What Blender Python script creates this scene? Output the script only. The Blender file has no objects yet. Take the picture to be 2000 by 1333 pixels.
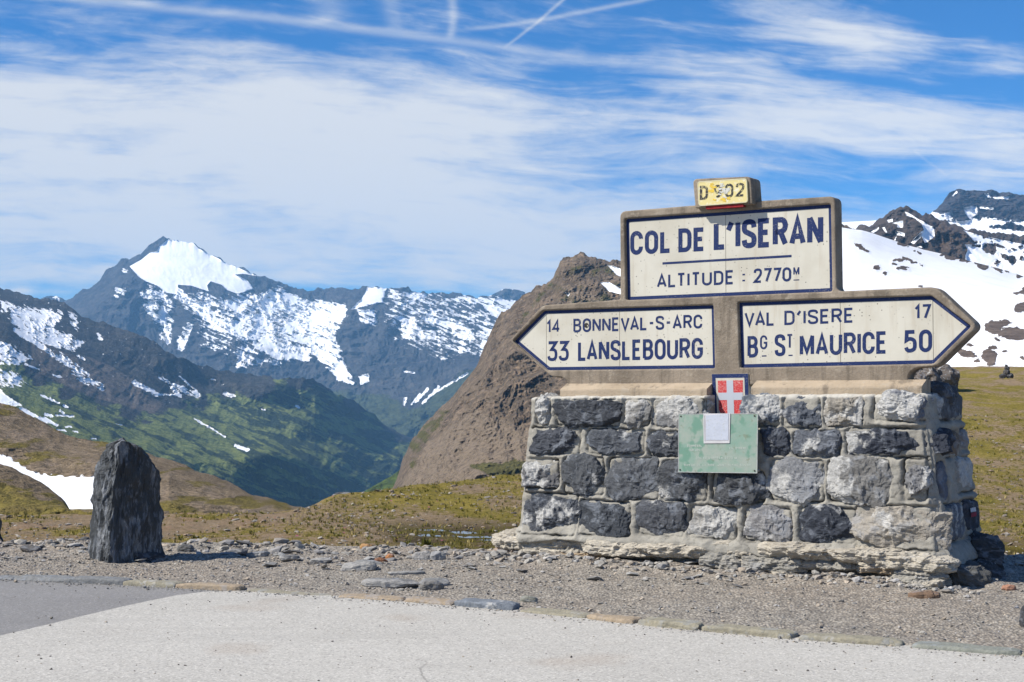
import bpy, bmesh, math, random
import numpy as np
from mathutils import Vector, Matrix

S = bpy.context.scene
C = S.collection
rad = math.radians
random.seed(7)

# ------------------------------------------------------------------ camera, sky, sun, exposure
FPX = 3000.0
PITCH = math.atan(103.5 / FPX)
CAMH = 1.5
cam_d = bpy.data.cameras.new('camera'); cam = bpy.data.objects.new('camera', cam_d); C.objects.link(cam)
cam.location = (0, 0, CAMH); cam.rotation_euler = (math.pi / 2 + PITCH, 0, 0)
cam_d.sensor_width = 36; cam_d.lens = 36 * FPX / 2000; cam_d.clip_end = 60000; cam_d.clip_start = 0.1
S.camera = cam

SUN_EL = rad(44); SUN_DIR = rad(13)          # light travels towards +X, turned 13 deg towards +Y
h = (math.cos(SUN_DIR), math.sin(SUN_DIR))
sun_d = bpy.data.lights.new('sun', 'SUN'); sun_d.energy = 5.0; sun_d.angle = rad(0.5); sun_d.color = (1.0, 0.94, 0.84)
sun = bpy.data.objects.new('sun', sun_d); C.objects.link(sun)
trav = Vector((h[0] * math.cos(SUN_EL), h[1] * math.cos(SUN_EL), -math.sin(SUN_EL)))
sun.rotation_euler = trav.to_track_quat('-Z', 'Y').to_euler(); sun.location = (-20, -5, 30)

S.view_settings.view_transform = 'Standard'; S.view_settings.look = 'None'
S.view_settings.exposure = 0.48; S.view_settings.gamma = 1.0
S.view_settings.use_curve_mapping = False
try:
    S.cycles.use_denoising = True
    S.cycles.max_bounces = 6; S.cycles.diffuse_bounces = 3; S.cycles.volume_bounces = 1
    S.cycles.transparent_max_bounces = 6
except Exception:
    pass

W = bpy.data.worlds.new('World'); S.world = W; W.use_nodes = True
nt = W.node_tree; nt.nodes.clear()

class X:
    """tiny expression builder on Math nodes"""
    def __init__(s, t, o): s.t, s.o = t, o
    def _m(s, op, *a, clamp=False):
        n = s.t.nodes.new('ShaderNodeMath'); n.operation = op; n.use_clamp = clamp
        for i, v in enumerate((s,) + a):
            if isinstance(v, X): s.t.links.new(v.o, n.inputs[i])
            else: n.inputs[i].default_value = v
        return X(s.t, n.outputs[0])
    def __add__(s, o): return s._m('ADD', o)
    __radd__ = __add__
    def __mul__(s, o): return s._m('MULTIPLY', o)
    __rmul__ = __mul__
    def __sub__(s, o): return s._m('SUBTRACT', o)
    def __rsub__(s, o): return (s * -1.0) + o
    def clamp(s): return s._m('ADD', 0.0, clamp=True)
    def exp(s): return s._m('EXPONENT')
    def abs(s): return s._m('ABSOLUTE')
    def sst(s, a, b):
        n = s.t.nodes.new('ShaderNodeMapRange'); n.interpolation_type = 'SMOOTHSTEP'
        s.t.links.new(s.o, n.inputs[0]); n.inputs[1].default_value = a; n.inputs[2].default_value = b
        return X(s.t, n.outputs[0])

def comb(t, a, b, c=0.0):
    n = t.nodes.new('ShaderNodeCombineXYZ')
    for i, v in enumerate((a, b, c)):
        if isinstance(v, X): t.links.new(v.o, n.inputs[i])
        else: n.inputs[i].default_value = v
    return n.outputs[0]

def noise(t, vec, scale=1.0, detail=5, rough=0.55, w=None, distort=0.0):
    n = t.nodes.new('ShaderNodeTexNoise')
    n.noise_dimensions = '4D' if w is not None else '3D'
    if vec is not None: t.links.new(vec, n.inputs['Vector'])
    n.inputs['Scale'].default_value = scale; n.inputs['Detail'].default_value = detail
    n.inputs['Roughness'].default_value = rough; n.inputs['Distortion'].default_value = distort
    if w is not None:
        if isinstance(w, X): t.links.new(w.o, n.inputs['W'])
        else: n.inputs['W'].default_value = w
    return X(t, n.outputs['Fac'])

def build_sky():
    t = nt
    tc = t.nodes.new('ShaderNodeTexCoord')
    sep = t.nodes.new('ShaderNodeSeparateXYZ'); t.links.new(tc.outputs['Generated'], sep.inputs[0])
    dx, dy, dz = (X(t, o) for o in sep.outputs)
    az = dx._m('ARCTAN2', dy); el = dz._m('ARCSINE')
    U = az * 3.0 + 1.0                      # about 1.0 straight ahead
    V = el * -3.0 + 0.77                    # 0.77 on the horizon, smaller upwards
    Uc = U._m('MINIMUM', 3.0)._m('MAXIMUM', -1.0)
    arc = Uc * 0.010 + Uc * Uc * 0.060
    fade = ((V - 0.05) * -1.5 + 1.0)._m('MINIMUM', 1.0)._m('MAXIMUM', 0.10)
    T = V - arc * fade
    # warp for wispy look
    wv = noise(t, comb(t, U * 1.3, V * 3.0, 2.0), 1.0, 3, 0.5)
    T2 = T + (wv - 0.5) * 0.13
    n1 = noise(t, comb(t, U * 1.1, T2 * 6.5, 1.0), 1.0, 6, 0.55, distort=0.3)
    n2 = noise(t, comb(t, U * 3.2, T2 * 26.0, 5.0), 1.0, 6, 0.62, distort=0.5)
    n3 = noise(t, comb(t, U * 5.0, V * 11.0, 9.0), 1.0, 7, 0.6, distort=0.4)
    n4 = noise(t, comb(t, U * 9.0 + V * 4.0, T2 * 34.0, 15.0), 1.0, 5, 0.6, distort=0.8)
    def blob(cx, cy, sx, sy, amp, rot=0.0):
        a = U - cx; b = V - cy
        c, s_ = math.cos(rot), math.sin(rot)
        p = (a * c + b * s_) * (1 / sx); q = (b * c - a * s_) * (1 / sy)
        return ((p * p + q * q) * -1.0).exp() * amp
    env = T.sst(0.0, 0.20) * 0.62 - 0.12
    B = [(0.20, 0.39, 0.75, 0.16, 0.36, 0), (0.85, 0.32, 0.5, 0.13, 0.18, 0.1), (1.05, 0.46, 0.35, 0.10, 0.22, 0),
         (1.35, 0.13, 0.45, 0.055, 0.30, 0.16), (1.62, 0.085, 0.17, 0.045, 0.62, 0.25), (1.74, 0.11, 0.10, 0.035, 0.3, 0.2),
         (1.95, 0.17, 0.09, 0.022, 0.55, 0.1), (1.70, 0.27, 0.38, 0.035, 0.40, 0.10),
         (0.06, 0.10, 0.3, 0.05, -0.30, 0), (0.33, 0.165, 0.2, 0.030, -0.30, -0.1), (0.02, 0.165, 0.10, 0.022, -0.45, 0.1),
         (1.9, 0.04, 0.12, 0.06, -0.45, 0), (1.88, 0.205, 0.20, 0.028, -0.5, 0.14), (1.28, 0.19, 0.10, 0.022, -0.25, 0.2),
         (1.72, 0.385, 0.36, 0.05, -0.50, 0.1), (1.22, 0.34, 0.10, 0.05, -0.12, 0), (0.65, 0.575, 0.4, 0.026, -0.45, 0), (0.72, 0.155, 0.5, 0.05, 0.22, 0.06), (1.45, 0.2, 0.35, 0.05, 0.15, 0.1), (0.04, 0.60, 0.14, 0.03, -0.5, 0),
         (1.95, 0.345, 0.10, 0.02, 0.3, 0.05), (1.0, 0.66, 1.6, 0.06, -0.25, 0),
         (0.0, 0.545, 0.015, 0.018, 0.7, 0), (0.07, 0.578, 0.02, 0.006, 0.7, 0),
         (0.5, 0.125, 0.4, 0.02, 0.2, 0.05), (0.45, 0.02, 0.3, 0.035, -0.1, 0)]
    for b in B: env = env + blob(*b)
    d = env + (n1 - 0.5) * 1.9 + (n2 - 0.5) * 1.4 + (n3 - 0.5) * 0.8 + (n4 - 0.5) * 0.7
    cl = d.sst(-0.22, 0.98)
    # contrails
    def line(x0, y0, x1, y1, wdt, amp, curve=0.0):
        L = math.hypot(x1 - x0, y1 - y0); c, s_ = (x1 - x0) / L, (y1 - y0) / L
        a = U - x0; b = V - y0
        p = (a * c + b * s_) * (1 / L); q = (b * c - a * s_) + (p * (p - 1.0)) * curve
        q = q + (n3 - 0.5) * 0.012
        inside = p.sst(-0.05, 0.12) * (1.0 - p.sst(0.85, 1.1))
        return (q * q * (-1.0 / (wdt * wdt))).exp() * inside * amp
    Tw = V - arc + (n3 - 0.5) * 0.014
    con = (((Tw - 0.032) * (Tw - 0.032)) * (-1 / 0.009 ** 2)).exp() * 0.38 * (1.0 - U.sst(0.9, 1.9)) * U.sst(-1.0, -0.4)
    con = con + line(0.90, 0.068, 1.34, -0.004, 0.0045, 0.38, 0.02)
    con = con + line(0.985, 0.10, 1.13, -0.01, 0.0032, 0.38)
    con = con + line(0.878, 0.085, 0.872, -0.01, 0.009, 0.34, 0.04)
    con = con + line(0.775, 0.07, 0.765, -0.01, 0.018, 0.20, -0.03)
    con = con + line(0.64, 0.06, 0.625, -0.02, 0.032, 0.22, 0.03)
    con = con + line(0.40, 0.04, 0.36, -0.03, 0.03, 0.10, 0.02)
    con = con + line(1.32, 0.27, 2.05, 0.29, 0.004, 0.22, 0.03)
    con = con + line(1.77, 0.31, 1.83, 0.36, 0.003, 0.16)
    cl = (cl * 0.95 + con * (n3 + 0.45) * (n1 + 0.5))._m('MINIMUM', 0.93).clamp()
    sky = t.nodes.new('ShaderNodeTexSky'); sky.sky_type = 'NISHITA'; sky.sun_disc = False
    sky.sun_elevation = SUN_EL; sky.sun_rotation = math.atan2(-h[0], -h[1]) % (2 * math.pi)
    sky.altitude = 2700; sky.air_density = 1.0; sky.dust_density = 0.3; sky.ozone_density = 4.0
    g = t.nodes.new('ShaderNodeGamma'); g.inputs[1].default_value = 1.0
    t.links.new(sky.outputs[0], g.inputs[0])
    hs = t.nodes.new('ShaderNodeHueSaturation'); hs.inputs['Saturation'].default_value = SKY_SAT; hs.inputs['Value'].default_value = SKY_VAL
    hs.inputs['Hue'].default_value = 0.50
    t.links.new(g.outputs[0], hs.inputs['Color'])
    ti = t.nodes.new('ShaderNodeMixRGB'); ti.blend_type = 'MULTIPLY'; ti.inputs[0].default_value = 1.0; t.links.new(hs.outputs[0], ti.inputs[1]); ti.inputs[2].default_value = SKY_TINT + (1,)
    mix = t.nodes.new('ShaderNodeMixRGB'); t.links.new(cl.o, mix.inputs[0]); t.links.new(ti.outputs[0], mix.inputs[1])
    mix.inputs[2].default_value = tuple(c / SKY_STR for c in CLOUD) + (1,)
    bg = t.nodes.new('ShaderNodeBackground'); bg.inputs[1].default_value = SKY_STR
    t.links.new(mix.outputs[0], bg.inputs[0])
    out = t.nodes.new('ShaderNodeOutputWorld'); t.links.new(bg.outputs[0], out.inputs[0])
SKY_STR = 0.085; SKY_SAT = 1.1; SKY_VAL = 1.0; SKY_TINT = (0.27, 0.80, 1.14)
CLOUD = (0.64, 0.635, 0.62)
build_sky()

# ------------------------------------------------------------------ survey helpers (sight lines to world points)
_cp, _sp = math.cos(PITCH), math.sin(PITCH)
def sight(x, y):
    cx = (np.asarray(x, float) - 1000) / FPX; cy = (666.5 - np.asarray(y, float)) / FPX
    den = _cp - cy * _sp
    return cx / den, (_sp + cy * _cp) / den          # X and Z for Y = 1
def on_ground(x, y, z=0.0):
    a, b = sight(x, y); Y = (z - CAMH) / b
    return (float(a * Y), float(Y))
def at_depth(x, y, Y):
    a, b = sight(x, y); return np.array([a * Y, Y, CAMH + b * Y])

# ------------------------------------------------------------------ numpy noise
def _hash(ix, iy, iz, seed):
    n = (ix * 374761393 + iy * 668265263 + iz * 2147483647 + seed * 1274126177) & 0xffffffff
    n = ((n ^ (n >> 13)) * 1274126177) & 0xffffffff
    n = ((n ^ (n >> 16)) * 2246822519) & 0xffffffff
    return n ^ (n >> 15)
_G = np.random.RandomState(3).normal(size=(256, 3)); _G /= np.linalg.norm(_G, axis=1)[:, None]
def perlin(x, y, z=0.0, seed=0):
    x, y, z = np.broadcast_arrays(np.asarray(x, float), np.asarray(y, float), np.asarray(z, float))
    xi, yi, zi = np.floor(x).astype(np.int64), np.floor(y).astype(np.int64), np.floor(z).astype(np.int64)
    xf, yf, zf = x - xi, y - yi, z - zi
    u, v, w = (f * f * f * (f * (f * 6 - 15) + 10) for f in (xf, yf, zf))
    def c(a, b, d):
        g = _G[_hash(xi + a, yi + b, zi + d, seed) & 255]
        return g[..., 0] * (xf - a) + g[..., 1] * (yf - b) + g[..., 2] * (zf - d)
    def l(a, b, t): return a + (b - a) * t
    r = l(l(l(c(0, 0, 0), c(1, 0, 0), u), l(c(0, 1, 0), c(1, 1, 0), u), v),
          l(l(c(0, 0, 1), c(1, 0, 1), u), l(c(0, 1, 1), c(1, 1, 1), u), v), w)
    return r * 1.6
def fbm(x, y, z=0.0, o=5, seed=0, gain=0.5, lac=2.03):
    s, a = 0, 1.0
    for i in range(o):
        s = s + a * perlin(x, y, z, seed + i * 17); a *= gain
        x, y, z = np.asarray(x) * lac, np.asarray(y) * lac, np.asarray(z) * lac
    return s
def ridged(x, y, z=0.0, o=5, seed=0, gain=0.5, lac=2.07):
    s, a = 0, 1.0
    for i in range(o):
        s = s + a * (1 - 2 * np.abs(perlin(x, y, z, seed + i * 31))); a *= gain
        x, y, z = np.asarray(x) * lac, np.asarray(y) * lac, np.asarray(z) * lac
    return s
def sstep(a, b, x):
    t = np.clip((x - a) / (b - a), 0, 1); return t * t * (3 - 2 * t)
def poly_sd(px, py, poly):
    """signed distance to a polygon, positive inside"""
    P = np.asarray(poly, float); d = np.full(px.shape, 1e18); ins = np.zeros(px.shape, bool)
    for i in range(len(P)):
        a, b = P[i], P[(i + 1) % len(P)]
        e = b - a; wx, wy = px - a[0], py - a[1]
        t = np.clip((wx * e[0] + wy * e[1]) / (e @ e + 1e-12), 0, 1)
        d = np.minimum(d, (wx - e[0] * t) ** 2 + (wy - e[1] * t) ** 2)
        c = ((a[1] > py) != (b[1] > py)) & (px < (b[0] - a[0]) * (py - a[1]) / (b[1] - a[1] + 1e-12) + a[0])
        ins ^= c
    d = np.sqrt(d); return np.where(ins, d, -d)

# ------------------------------------------------------------------ object helpers
def tag(o, label=None, cat=None, group=None, kind=None):
    if label: o['label'] = label
    if cat: o['category'] = cat
    if group: o['group'] = group
    if kind: o['kind'] = kind
    return o
def link(name, me, mat=None, parent=None, smooth=False):
    o = bpy.data.objects.new(name, me); C.objects.link(o)
    if mat is not None: me.materials.clear(); me.materials.append(mat)
    me.polygons.foreach_set('use_smooth', [smooth] * len(me.polygons))
    if parent is not None: o.parent = parent
    return o
def mesh_np(name, V, F, mat=None, parent=None, smooth=False, attrs=None):
    """V (n,3); F (m,3|4)"""
    V = np.asarray(V, np.float32); F = np.asarray(F, np.int32)
    me = bpy.data.meshes.new(name); k = F.shape[1]
    me.vertices.add(len(V)); me.vertices.foreach_set('co', V.ravel())
    me.loops.add(F.size); me.loops.foreach_set('vertex_index', F.ravel())
    me.polygons.add(len(F)); me.polygons.foreach_set('loop_start', np.arange(0, F.size, k, dtype=np.int32))
    me.polygons.foreach_set('loop_total', np.full(len(F), k, np.int32))
    me.update(calc_edges=True)
    if attrs:
        for n, a in attrs.items():
            a = np.asarray(a, np.float32)
            if a.ndim == 1:
                at = me.attributes.new(n, 'FLOAT', 'POINT'); at.data.foreach_set('value', a)
            else:
                at = me.attributes.new(n, 'FLOAT_COLOR', 'POINT')
                at.data.foreach_set('color', np.hstack([a, np.ones((len(a), 1), np.float32)]).ravel())
    return link(name, me, mat, parent, smooth)
def grid_faces(nr, nc, wrap=False):
    r = np.arange(nr - 1)[:, None]; cmax = nc if wrap else nc - 1
    c = np.arange(cmax)[None, :]; c2 = (c + 1) % nc
    a = r * nc + c; b = r * nc + c2; d = (r + 1) * nc + c; e = (r + 1) * nc + c2
    return np.stack([a, b, e, d], -1).reshape(-1, 4)

# ------------------------------------------------------------------ materials
def new_mat(name, rough=0.85, spec=0.25):
    m = bpy.data.materials.new(name); m.use_nodes = True; t = m.node_tree
    b = t.nodes['Principled BSDF']; b.inputs['Roughness'].default_value = rough
    b.inputs['Specular IOR Level'].default_value = spec
    return m, t, b
def coord(t, kind='Object'):
    return t.nodes.new('ShaderNodeTexCoord').outputs[kind]
def vscale(t, vec, s, loc=(0, 0, 0)):
    n = t.nodes.new('ShaderNodeMapping'); t.links.new(vec, n.inputs[0]); n.inputs['Scale'].default_value = s
    n.inputs['Location'].default_value = loc
    return n.outputs[0]
def mixc(t, f, a, b, mode='MIX'):
    n = t.nodes.new('ShaderNodeMixRGB'); n.blend_type = mode
    for i, v in enumerate((f, a, b)):
        if isinstance(v, X): t.links.new(v.o, n.inputs[i])
        elif hasattr(v, 'is_linked') or hasattr(v, 'links'): t.links.new(v, n.inputs[i])
        elif isinstance(v, (int, float)): n.inputs[i].default_value = v
        else: n.inputs[i].default_value = tuple(v) + (1,)
    return n.outputs[0]
def bump(t, b, hgt, strength=0.5, dist=0.02):
    n = t.nodes.new('ShaderNodeBump'); n.inputs['Strength'].default_value = strength; n.inputs['Distance'].default_value = dist
    t.links.new(hgt.o if isinstance(hgt, X) else hgt, n.inputs['Height']); t.links.new(n.outputs[0], b.inputs['Normal'])
def attr(t, name):
    n = t.nodes.new('ShaderNodeAttribute'); n.attribute_name = name; return n
def voronoi(t, vec, scale, feature='F1', out='Distance', rnd=1.0):
    n = t.nodes.new('ShaderNodeTexVoronoi'); n.feature = feature
    t.links.new(vec, n.inputs['Vector']); n.inputs['Scale'].default_value = scale; n.inputs['Randomness'].default_value = rnd
    return X(t, n.outputs[out]) if out == 'Distance' else n.outputs[out]

def m_simple(name, c1, c2, scale, rough=0.85, bs=0.4, bd=0.01, detail=6, c3=None, spec=0.25):
    m, t, b = new_mat(name, rough, spec); v = coord(t)
    n1 = noise(t, v, scale, detail, 0.6); n2 = noise(t, v, scale * 6.3, 4, 0.6)
    col = mixc(t, n1.sst(0.35, 0.65), c1, c2)
    if c3: col = mixc(t, n2.sst(0.55, 0.68) * 0.8, col, c3)
    t.links.new(col, b.inputs['Base Color']); bump(t, b, n1 + n2 * 0.5, bs, bd); return m

def m_pavement(name, base, dark, light, speck=1.0):
    m, t, b = new_mat(name, 0.9, 0.2); v = coord(t)
    v3 = vscale(t, v, (1, 1, 0.2))
    big = noise(t, v3, 0.35, 5, 0.6); mid = noise(t, v3, 3.0, 4, 0.6)
    grain = noise(t, v3, 75.0, 3, 0.75); g2 = voronoi(t, v3, 95.0, out='Color')
    sep = t.nodes.new('ShaderNodeSeparateColor'); t.links.new(g2, sep.inputs[0]); r = X(t, sep.outputs[0])
    col = mixc(t, big.sst(0.35, 0.65) * 0.5, base, dark)
    col = mixc(t, mid.sst(0.45, 0.7) * 0.25, col, light)
    col = mixc(t, r.sst(0.76, 0.97) * 0.6 * speck, col, tuple(c * 0.42 for c in base))
    col = mixc(t, (1.0 - r).sst(0.75, 0.98) * 0.6, col, tuple(min(1, c * 1.35) for c in light))
    col = mixc(t, grain.sst(0.35, 0.7) * 0.25, col, tuple(c * 0.68 for c in base))
    # faint stains and a few cracks
    st = noise(t, v3, 0.9, 3, 0.4).sst(0.60, 0.72)
    col = mixc(t, st * 0.30, col, (0.30, 0.23, 0.17)); tr = noise(t, vscale(t, v, (.25, 2.2, 1)), 1.0, 4, .6); col = mixc(t, tr.sst(.52, .68) * .28, col, tuple(c * .72 for c in base))
    wv = noise(t, v3, 0.9, 4, 0.6)
    cr = voronoi(t, comb_vec(t, v3, wv, 0.9), 0.42, 'DISTANCE_TO_EDGE')
    gate = noise(t, v3, 0.22, 2, 0.5).sst(0.52, 0.62)
    col = mixc(t, (1.0 - cr.sst(0.0005, 0.0040)) * gate * 0.6, col, tuple(c * 0.32 for c in base))
    t.links.new(col, b.inputs['Base Color']); bump(t, b, grain + r * 0.6, 0.5, 0.003); return m
def comb_vec(t, v, w, amt):
    """add a noise-driven warp to a vector"""
    n = t.nodes.new('ShaderNodeVectorMath'); n.operation = 'ADD'; t.links.new(v, n.inputs[0])
    k = (w - 0.5) * amt; t.links.new(comb(t, k, k * -0.8, 0.0), n.inputs[1]); return n.outputs[0]

def m_rock(name, light=(0.48, 0.475, 0.455), scale=9.0, strata=None, rough=0.85):
    """cut stone: base colour and pale share come from each stone's own colour"""
    m, t, b = new_mat(name, rough, 0.3); v = coord(t)
    oi = t.nodes.new('ShaderNodeObjectInfo'); rnd = X(t, oi.outputs['Random']) * 37.0
    vv = vscale(t, v, strata) if strata else v
    n1 = noise(t, vv, scale, 7, 0.62, w=rnd, distort=0.6); n2 = noise(t, vv, scale * 0.35, 4, 0.5, w=rnd + 3.0)
    n3 = noise(t, vv, scale * 5, 5, 0.7, w=rnd + 8.0)
    vn = noise(t, vv, scale * 0.5, 3, 0.5, w=rnd + 5.0, distort=1.2)
    vein = 1.0 - (vn - 0.5).abs().sst(0.0, 0.018)
    sh = X(t, oi.outputs['Alpha'])
    p = ((n1 * 0.7 + n2 * 1.4 - 1.05) * 1.7 + sh - 0.44).sst(0.0, 0.20)
    dk = mixc(t, n3.sst(0.3, 0.7) * 0.55, oi.outputs['Color'], mixc(t, 0.5, oi.outputs['Color'], (0.012, 0.015, 0.019)))
    dk = mixc(t, n1.sst(0.5, 0.62) * 0.62, dk, mixc(t, 0.60, oi.outputs['Color'], (0.25, 0.275, 0.315)))  # lighter blotches put highlights into the stone colour
    col = mixc(t, p * 0.9, dk, mixc(t, n3.sst(0.35, 0.7), light, tuple(c * 0.6 for c in light)))
    col = mixc(t, vein * 0.5 * n2.sst(0.55, 0.62), col, (0.45, 0.45, 0.45))
    t.links.new(col, b.inputs['Base Color']); bump(t, b, n1 + n3 * 0.8, 0.75, 0.016); return m

def m_paint(name, col, chip, amt=0.60, scale=90, rough=0.4, wear=None, spec=0.4):
    m, t, b = new_mat(name, rough, spec); v = coord(t)
    n1 = noise(t, v, scale, 4, 0.75); n2 = noise(t, v, 3.5, 4, 0.6)
    f = (n1 + (n2 - 0.5) * 0.25).sst(amt, amt + 0.05)
    c = mixc(t, f * 0.85, col, chip)
    t.links.new(c, b.inputs['Base Color']); return m

def m_enamel(name):
    m, t, b = new_mat(name, 0.35, 0.4); v = coord(t)
    n1 = noise(t, v, 2.2, 4, 0.6); n2 = noise(t, v, 60, 3, 0.8); n3 = noise(t, vscale(t, v, (14, 14, 1.2)), 1, 4, 0.6)
    c = mixc(t, n1.sst(0.35, 0.7), (0.57, 0.545, 0.465), (0.49, 0.46, 0.38))
    c = mixc(t, n3.sst(0.52, 0.72) * 0.45, c, (0.40, 0.34, 0.25))
    sp = voronoi(t, v, 26.0); gate = noise(t, v, 3.0, 2, 0.5).sst(0.38, 0.62)
    c = mixc(t, (1.0 - sp.sst(0.10, 0.16)) * gate * 0.9, c, (0.07, 0.06, 0.05))
    c = mixc(t, n2.sst(0.62, 0.72) * 0.30, c, (0.32, 0.29, 0.24))
    t.links.new(c, b.inputs['Base Color']); bump(t, b, n2, 0.12, 0.002); return m

def m_concrete(name, a=(0.285, 0.238, 0.185), b_=(0.160, 0.132, 0.102)):
    m, t, b = new_mat(name, 0.9, 0.2); v = coord(t)
    n1 = noise(t, v, 2.5, 6, 0.65); n2 = noise(t, v, 45, 5, 0.7); st = noise(t, vscale(t, v, (9, 9, 1.0)), 1, 5, 0.65)
    c = mixc(t, n1.sst(0.3, 0.7), a, b_)
    c = mixc(t, st.sst(0.50, 0.66) * 0.6, c, (0.11, 0.092, 0.072)); c = mixc(t, noise(t, v, 9, 5, .7).sst(.56, .66) * .45, c, (0.40, 0.35, 0.28))
    c = mixc(t, n2.sst(0.5, 0.72) * 0.35, c, (0.36, 0.32, 0.26))
    vo = voronoi(t, v, 38.0); c = mixc(t, (1.0 - vo.sst(0.08, 0.14)) * 0.6, c, (0.10, 0.08, 0.06))
    t.links.new(c, b.inputs['Base Color']); bump(t, b, n2 + n1, 0.8, 0.010); return m

def m_mortar(name):
    m, t, b = new_mat(name, 0.93, 0.15); v = coord(t)
    n1 = noise(t, v, 3.0, 6, 0.65); n2 = noise(t, v, 38, 6, 0.75); n3 = noise(t, vscale(t, v, (6, 6, 14)), 1, 5, 0.6, distort=0.5)
    c = mixc(t, n1.sst(0.3, 0.7), (0.335, 0.320, 0.280), (0.235, 0.223, 0.195))
    c = mixc(t, n3.sst(0.5, 0.72) * 0.6, c, (0.37, 0.355, 0.315))
    c = mixc(t, n2.sst(0.52, 0.70) * 0.6, c, (0.12, 0.115, 0.105))
    at = attr(t, 'joint'); c = mixc(t, X(t, at.outputs['Fac']) * 0.95, c, (0.035, 0.032, 0.03))
    at2 = attr(t, 'cap'); c = mixc(t, X(t, at2.outputs['Fac']) * 0.75, c, (0.52, 0.50, 0.45))  # paler cap cement, with its lit top edge put into the colour
    t.links.new(c, b.inputs['Base Color']); bump(t, b, n2 + n3, 0.75, 0.010); return m

def m_mountain(name, rocks, grass, scree, px, snowcol=(0.88, 0.90, 0.93), streak=(1, 1, 3), vegdark=(0.018, 0.028, 0.018), edge=0.05, grassb=None, bstr=0.6, sunk=0.24, tilt=0.0):
    """px: metres that one picture element covers there; attributes snow, veg, scree come from the mesh"""
    m, t, b = new_mat(name, 0.92, 0.08); v = coord(t)
    vs = vscale(t, v, streak)
    if tilt: vs.node.inputs['Rotation'].default_value = (0, tilt, 0)
    k = 1.0 / px
    n1 = noise(t, vs, k / 45, 8, 0.66); n2 = noise(t, vs, k / 12, 6, 0.68); n3 = noise(t, v, k / 5.0, 4, 0.7)
    c = mixc(t, n1.sst(0.36, 0.62), rocks[0], rocks[1]); c = mixc(t, n2.sst(0.48, 0.66) * 0.8, c, rocks[2])
    sc = X(t, attr(t, 'scree').outputs['Fac']); c = mixc(t, (sc + (n2 - 0.5) * 0.6).sst(0.35, 0.65), c, mixc(t, n3.sst(0.35, 0.65), scree, tuple(q * 0.75 for q in scree)))
    vg = X(t, attr(t, 'veg').outputs['Fac'])
    gb = grassb or tuple(q * 0.62 for q in grass)
    gc = mixc(t, n2.sst(0.42, 0.60), grass, gb)
    gc = mixc(t, X(t, attr(t, 'shrub_shade').outputs['Fac']) , gc, mixc(t, n3.sst(0.45, 0.6) * 0.5, vegdark, gb))
    c = mixc(t, (vg + (n2 - 0.5) * 0.7 + (n3 - 0.5) * 0.3).sst(0.40, 0.60), c, gc)
    c = mixc(t, n3.sst(0.5, 0.66) * 0.42, c, (0.012, 0.012, 0.012))
    sn = X(t, attr(t, 'snow').outputs['Fac'])
    sf = (sn + (n3 - 0.5) * sunk + (n2 - 0.5) * sunk).sst(0.5 - edge, 0.5 + edge)
    c = mixc(t, sf, c, mixc(t, n1.sst(0.45, 0.70) * 0.6, snowcol, (0.76, 0.76, 0.755)))
    t.links.new(c, b.inputs['Base Color'])
    hgt = (n1 * 3.0 + n2 * 1.2 + n3 * 0.5) * (1.0 - sf * 0.95)
    bump(t, b, hgt, bstr, px * 5.0); return m

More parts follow.
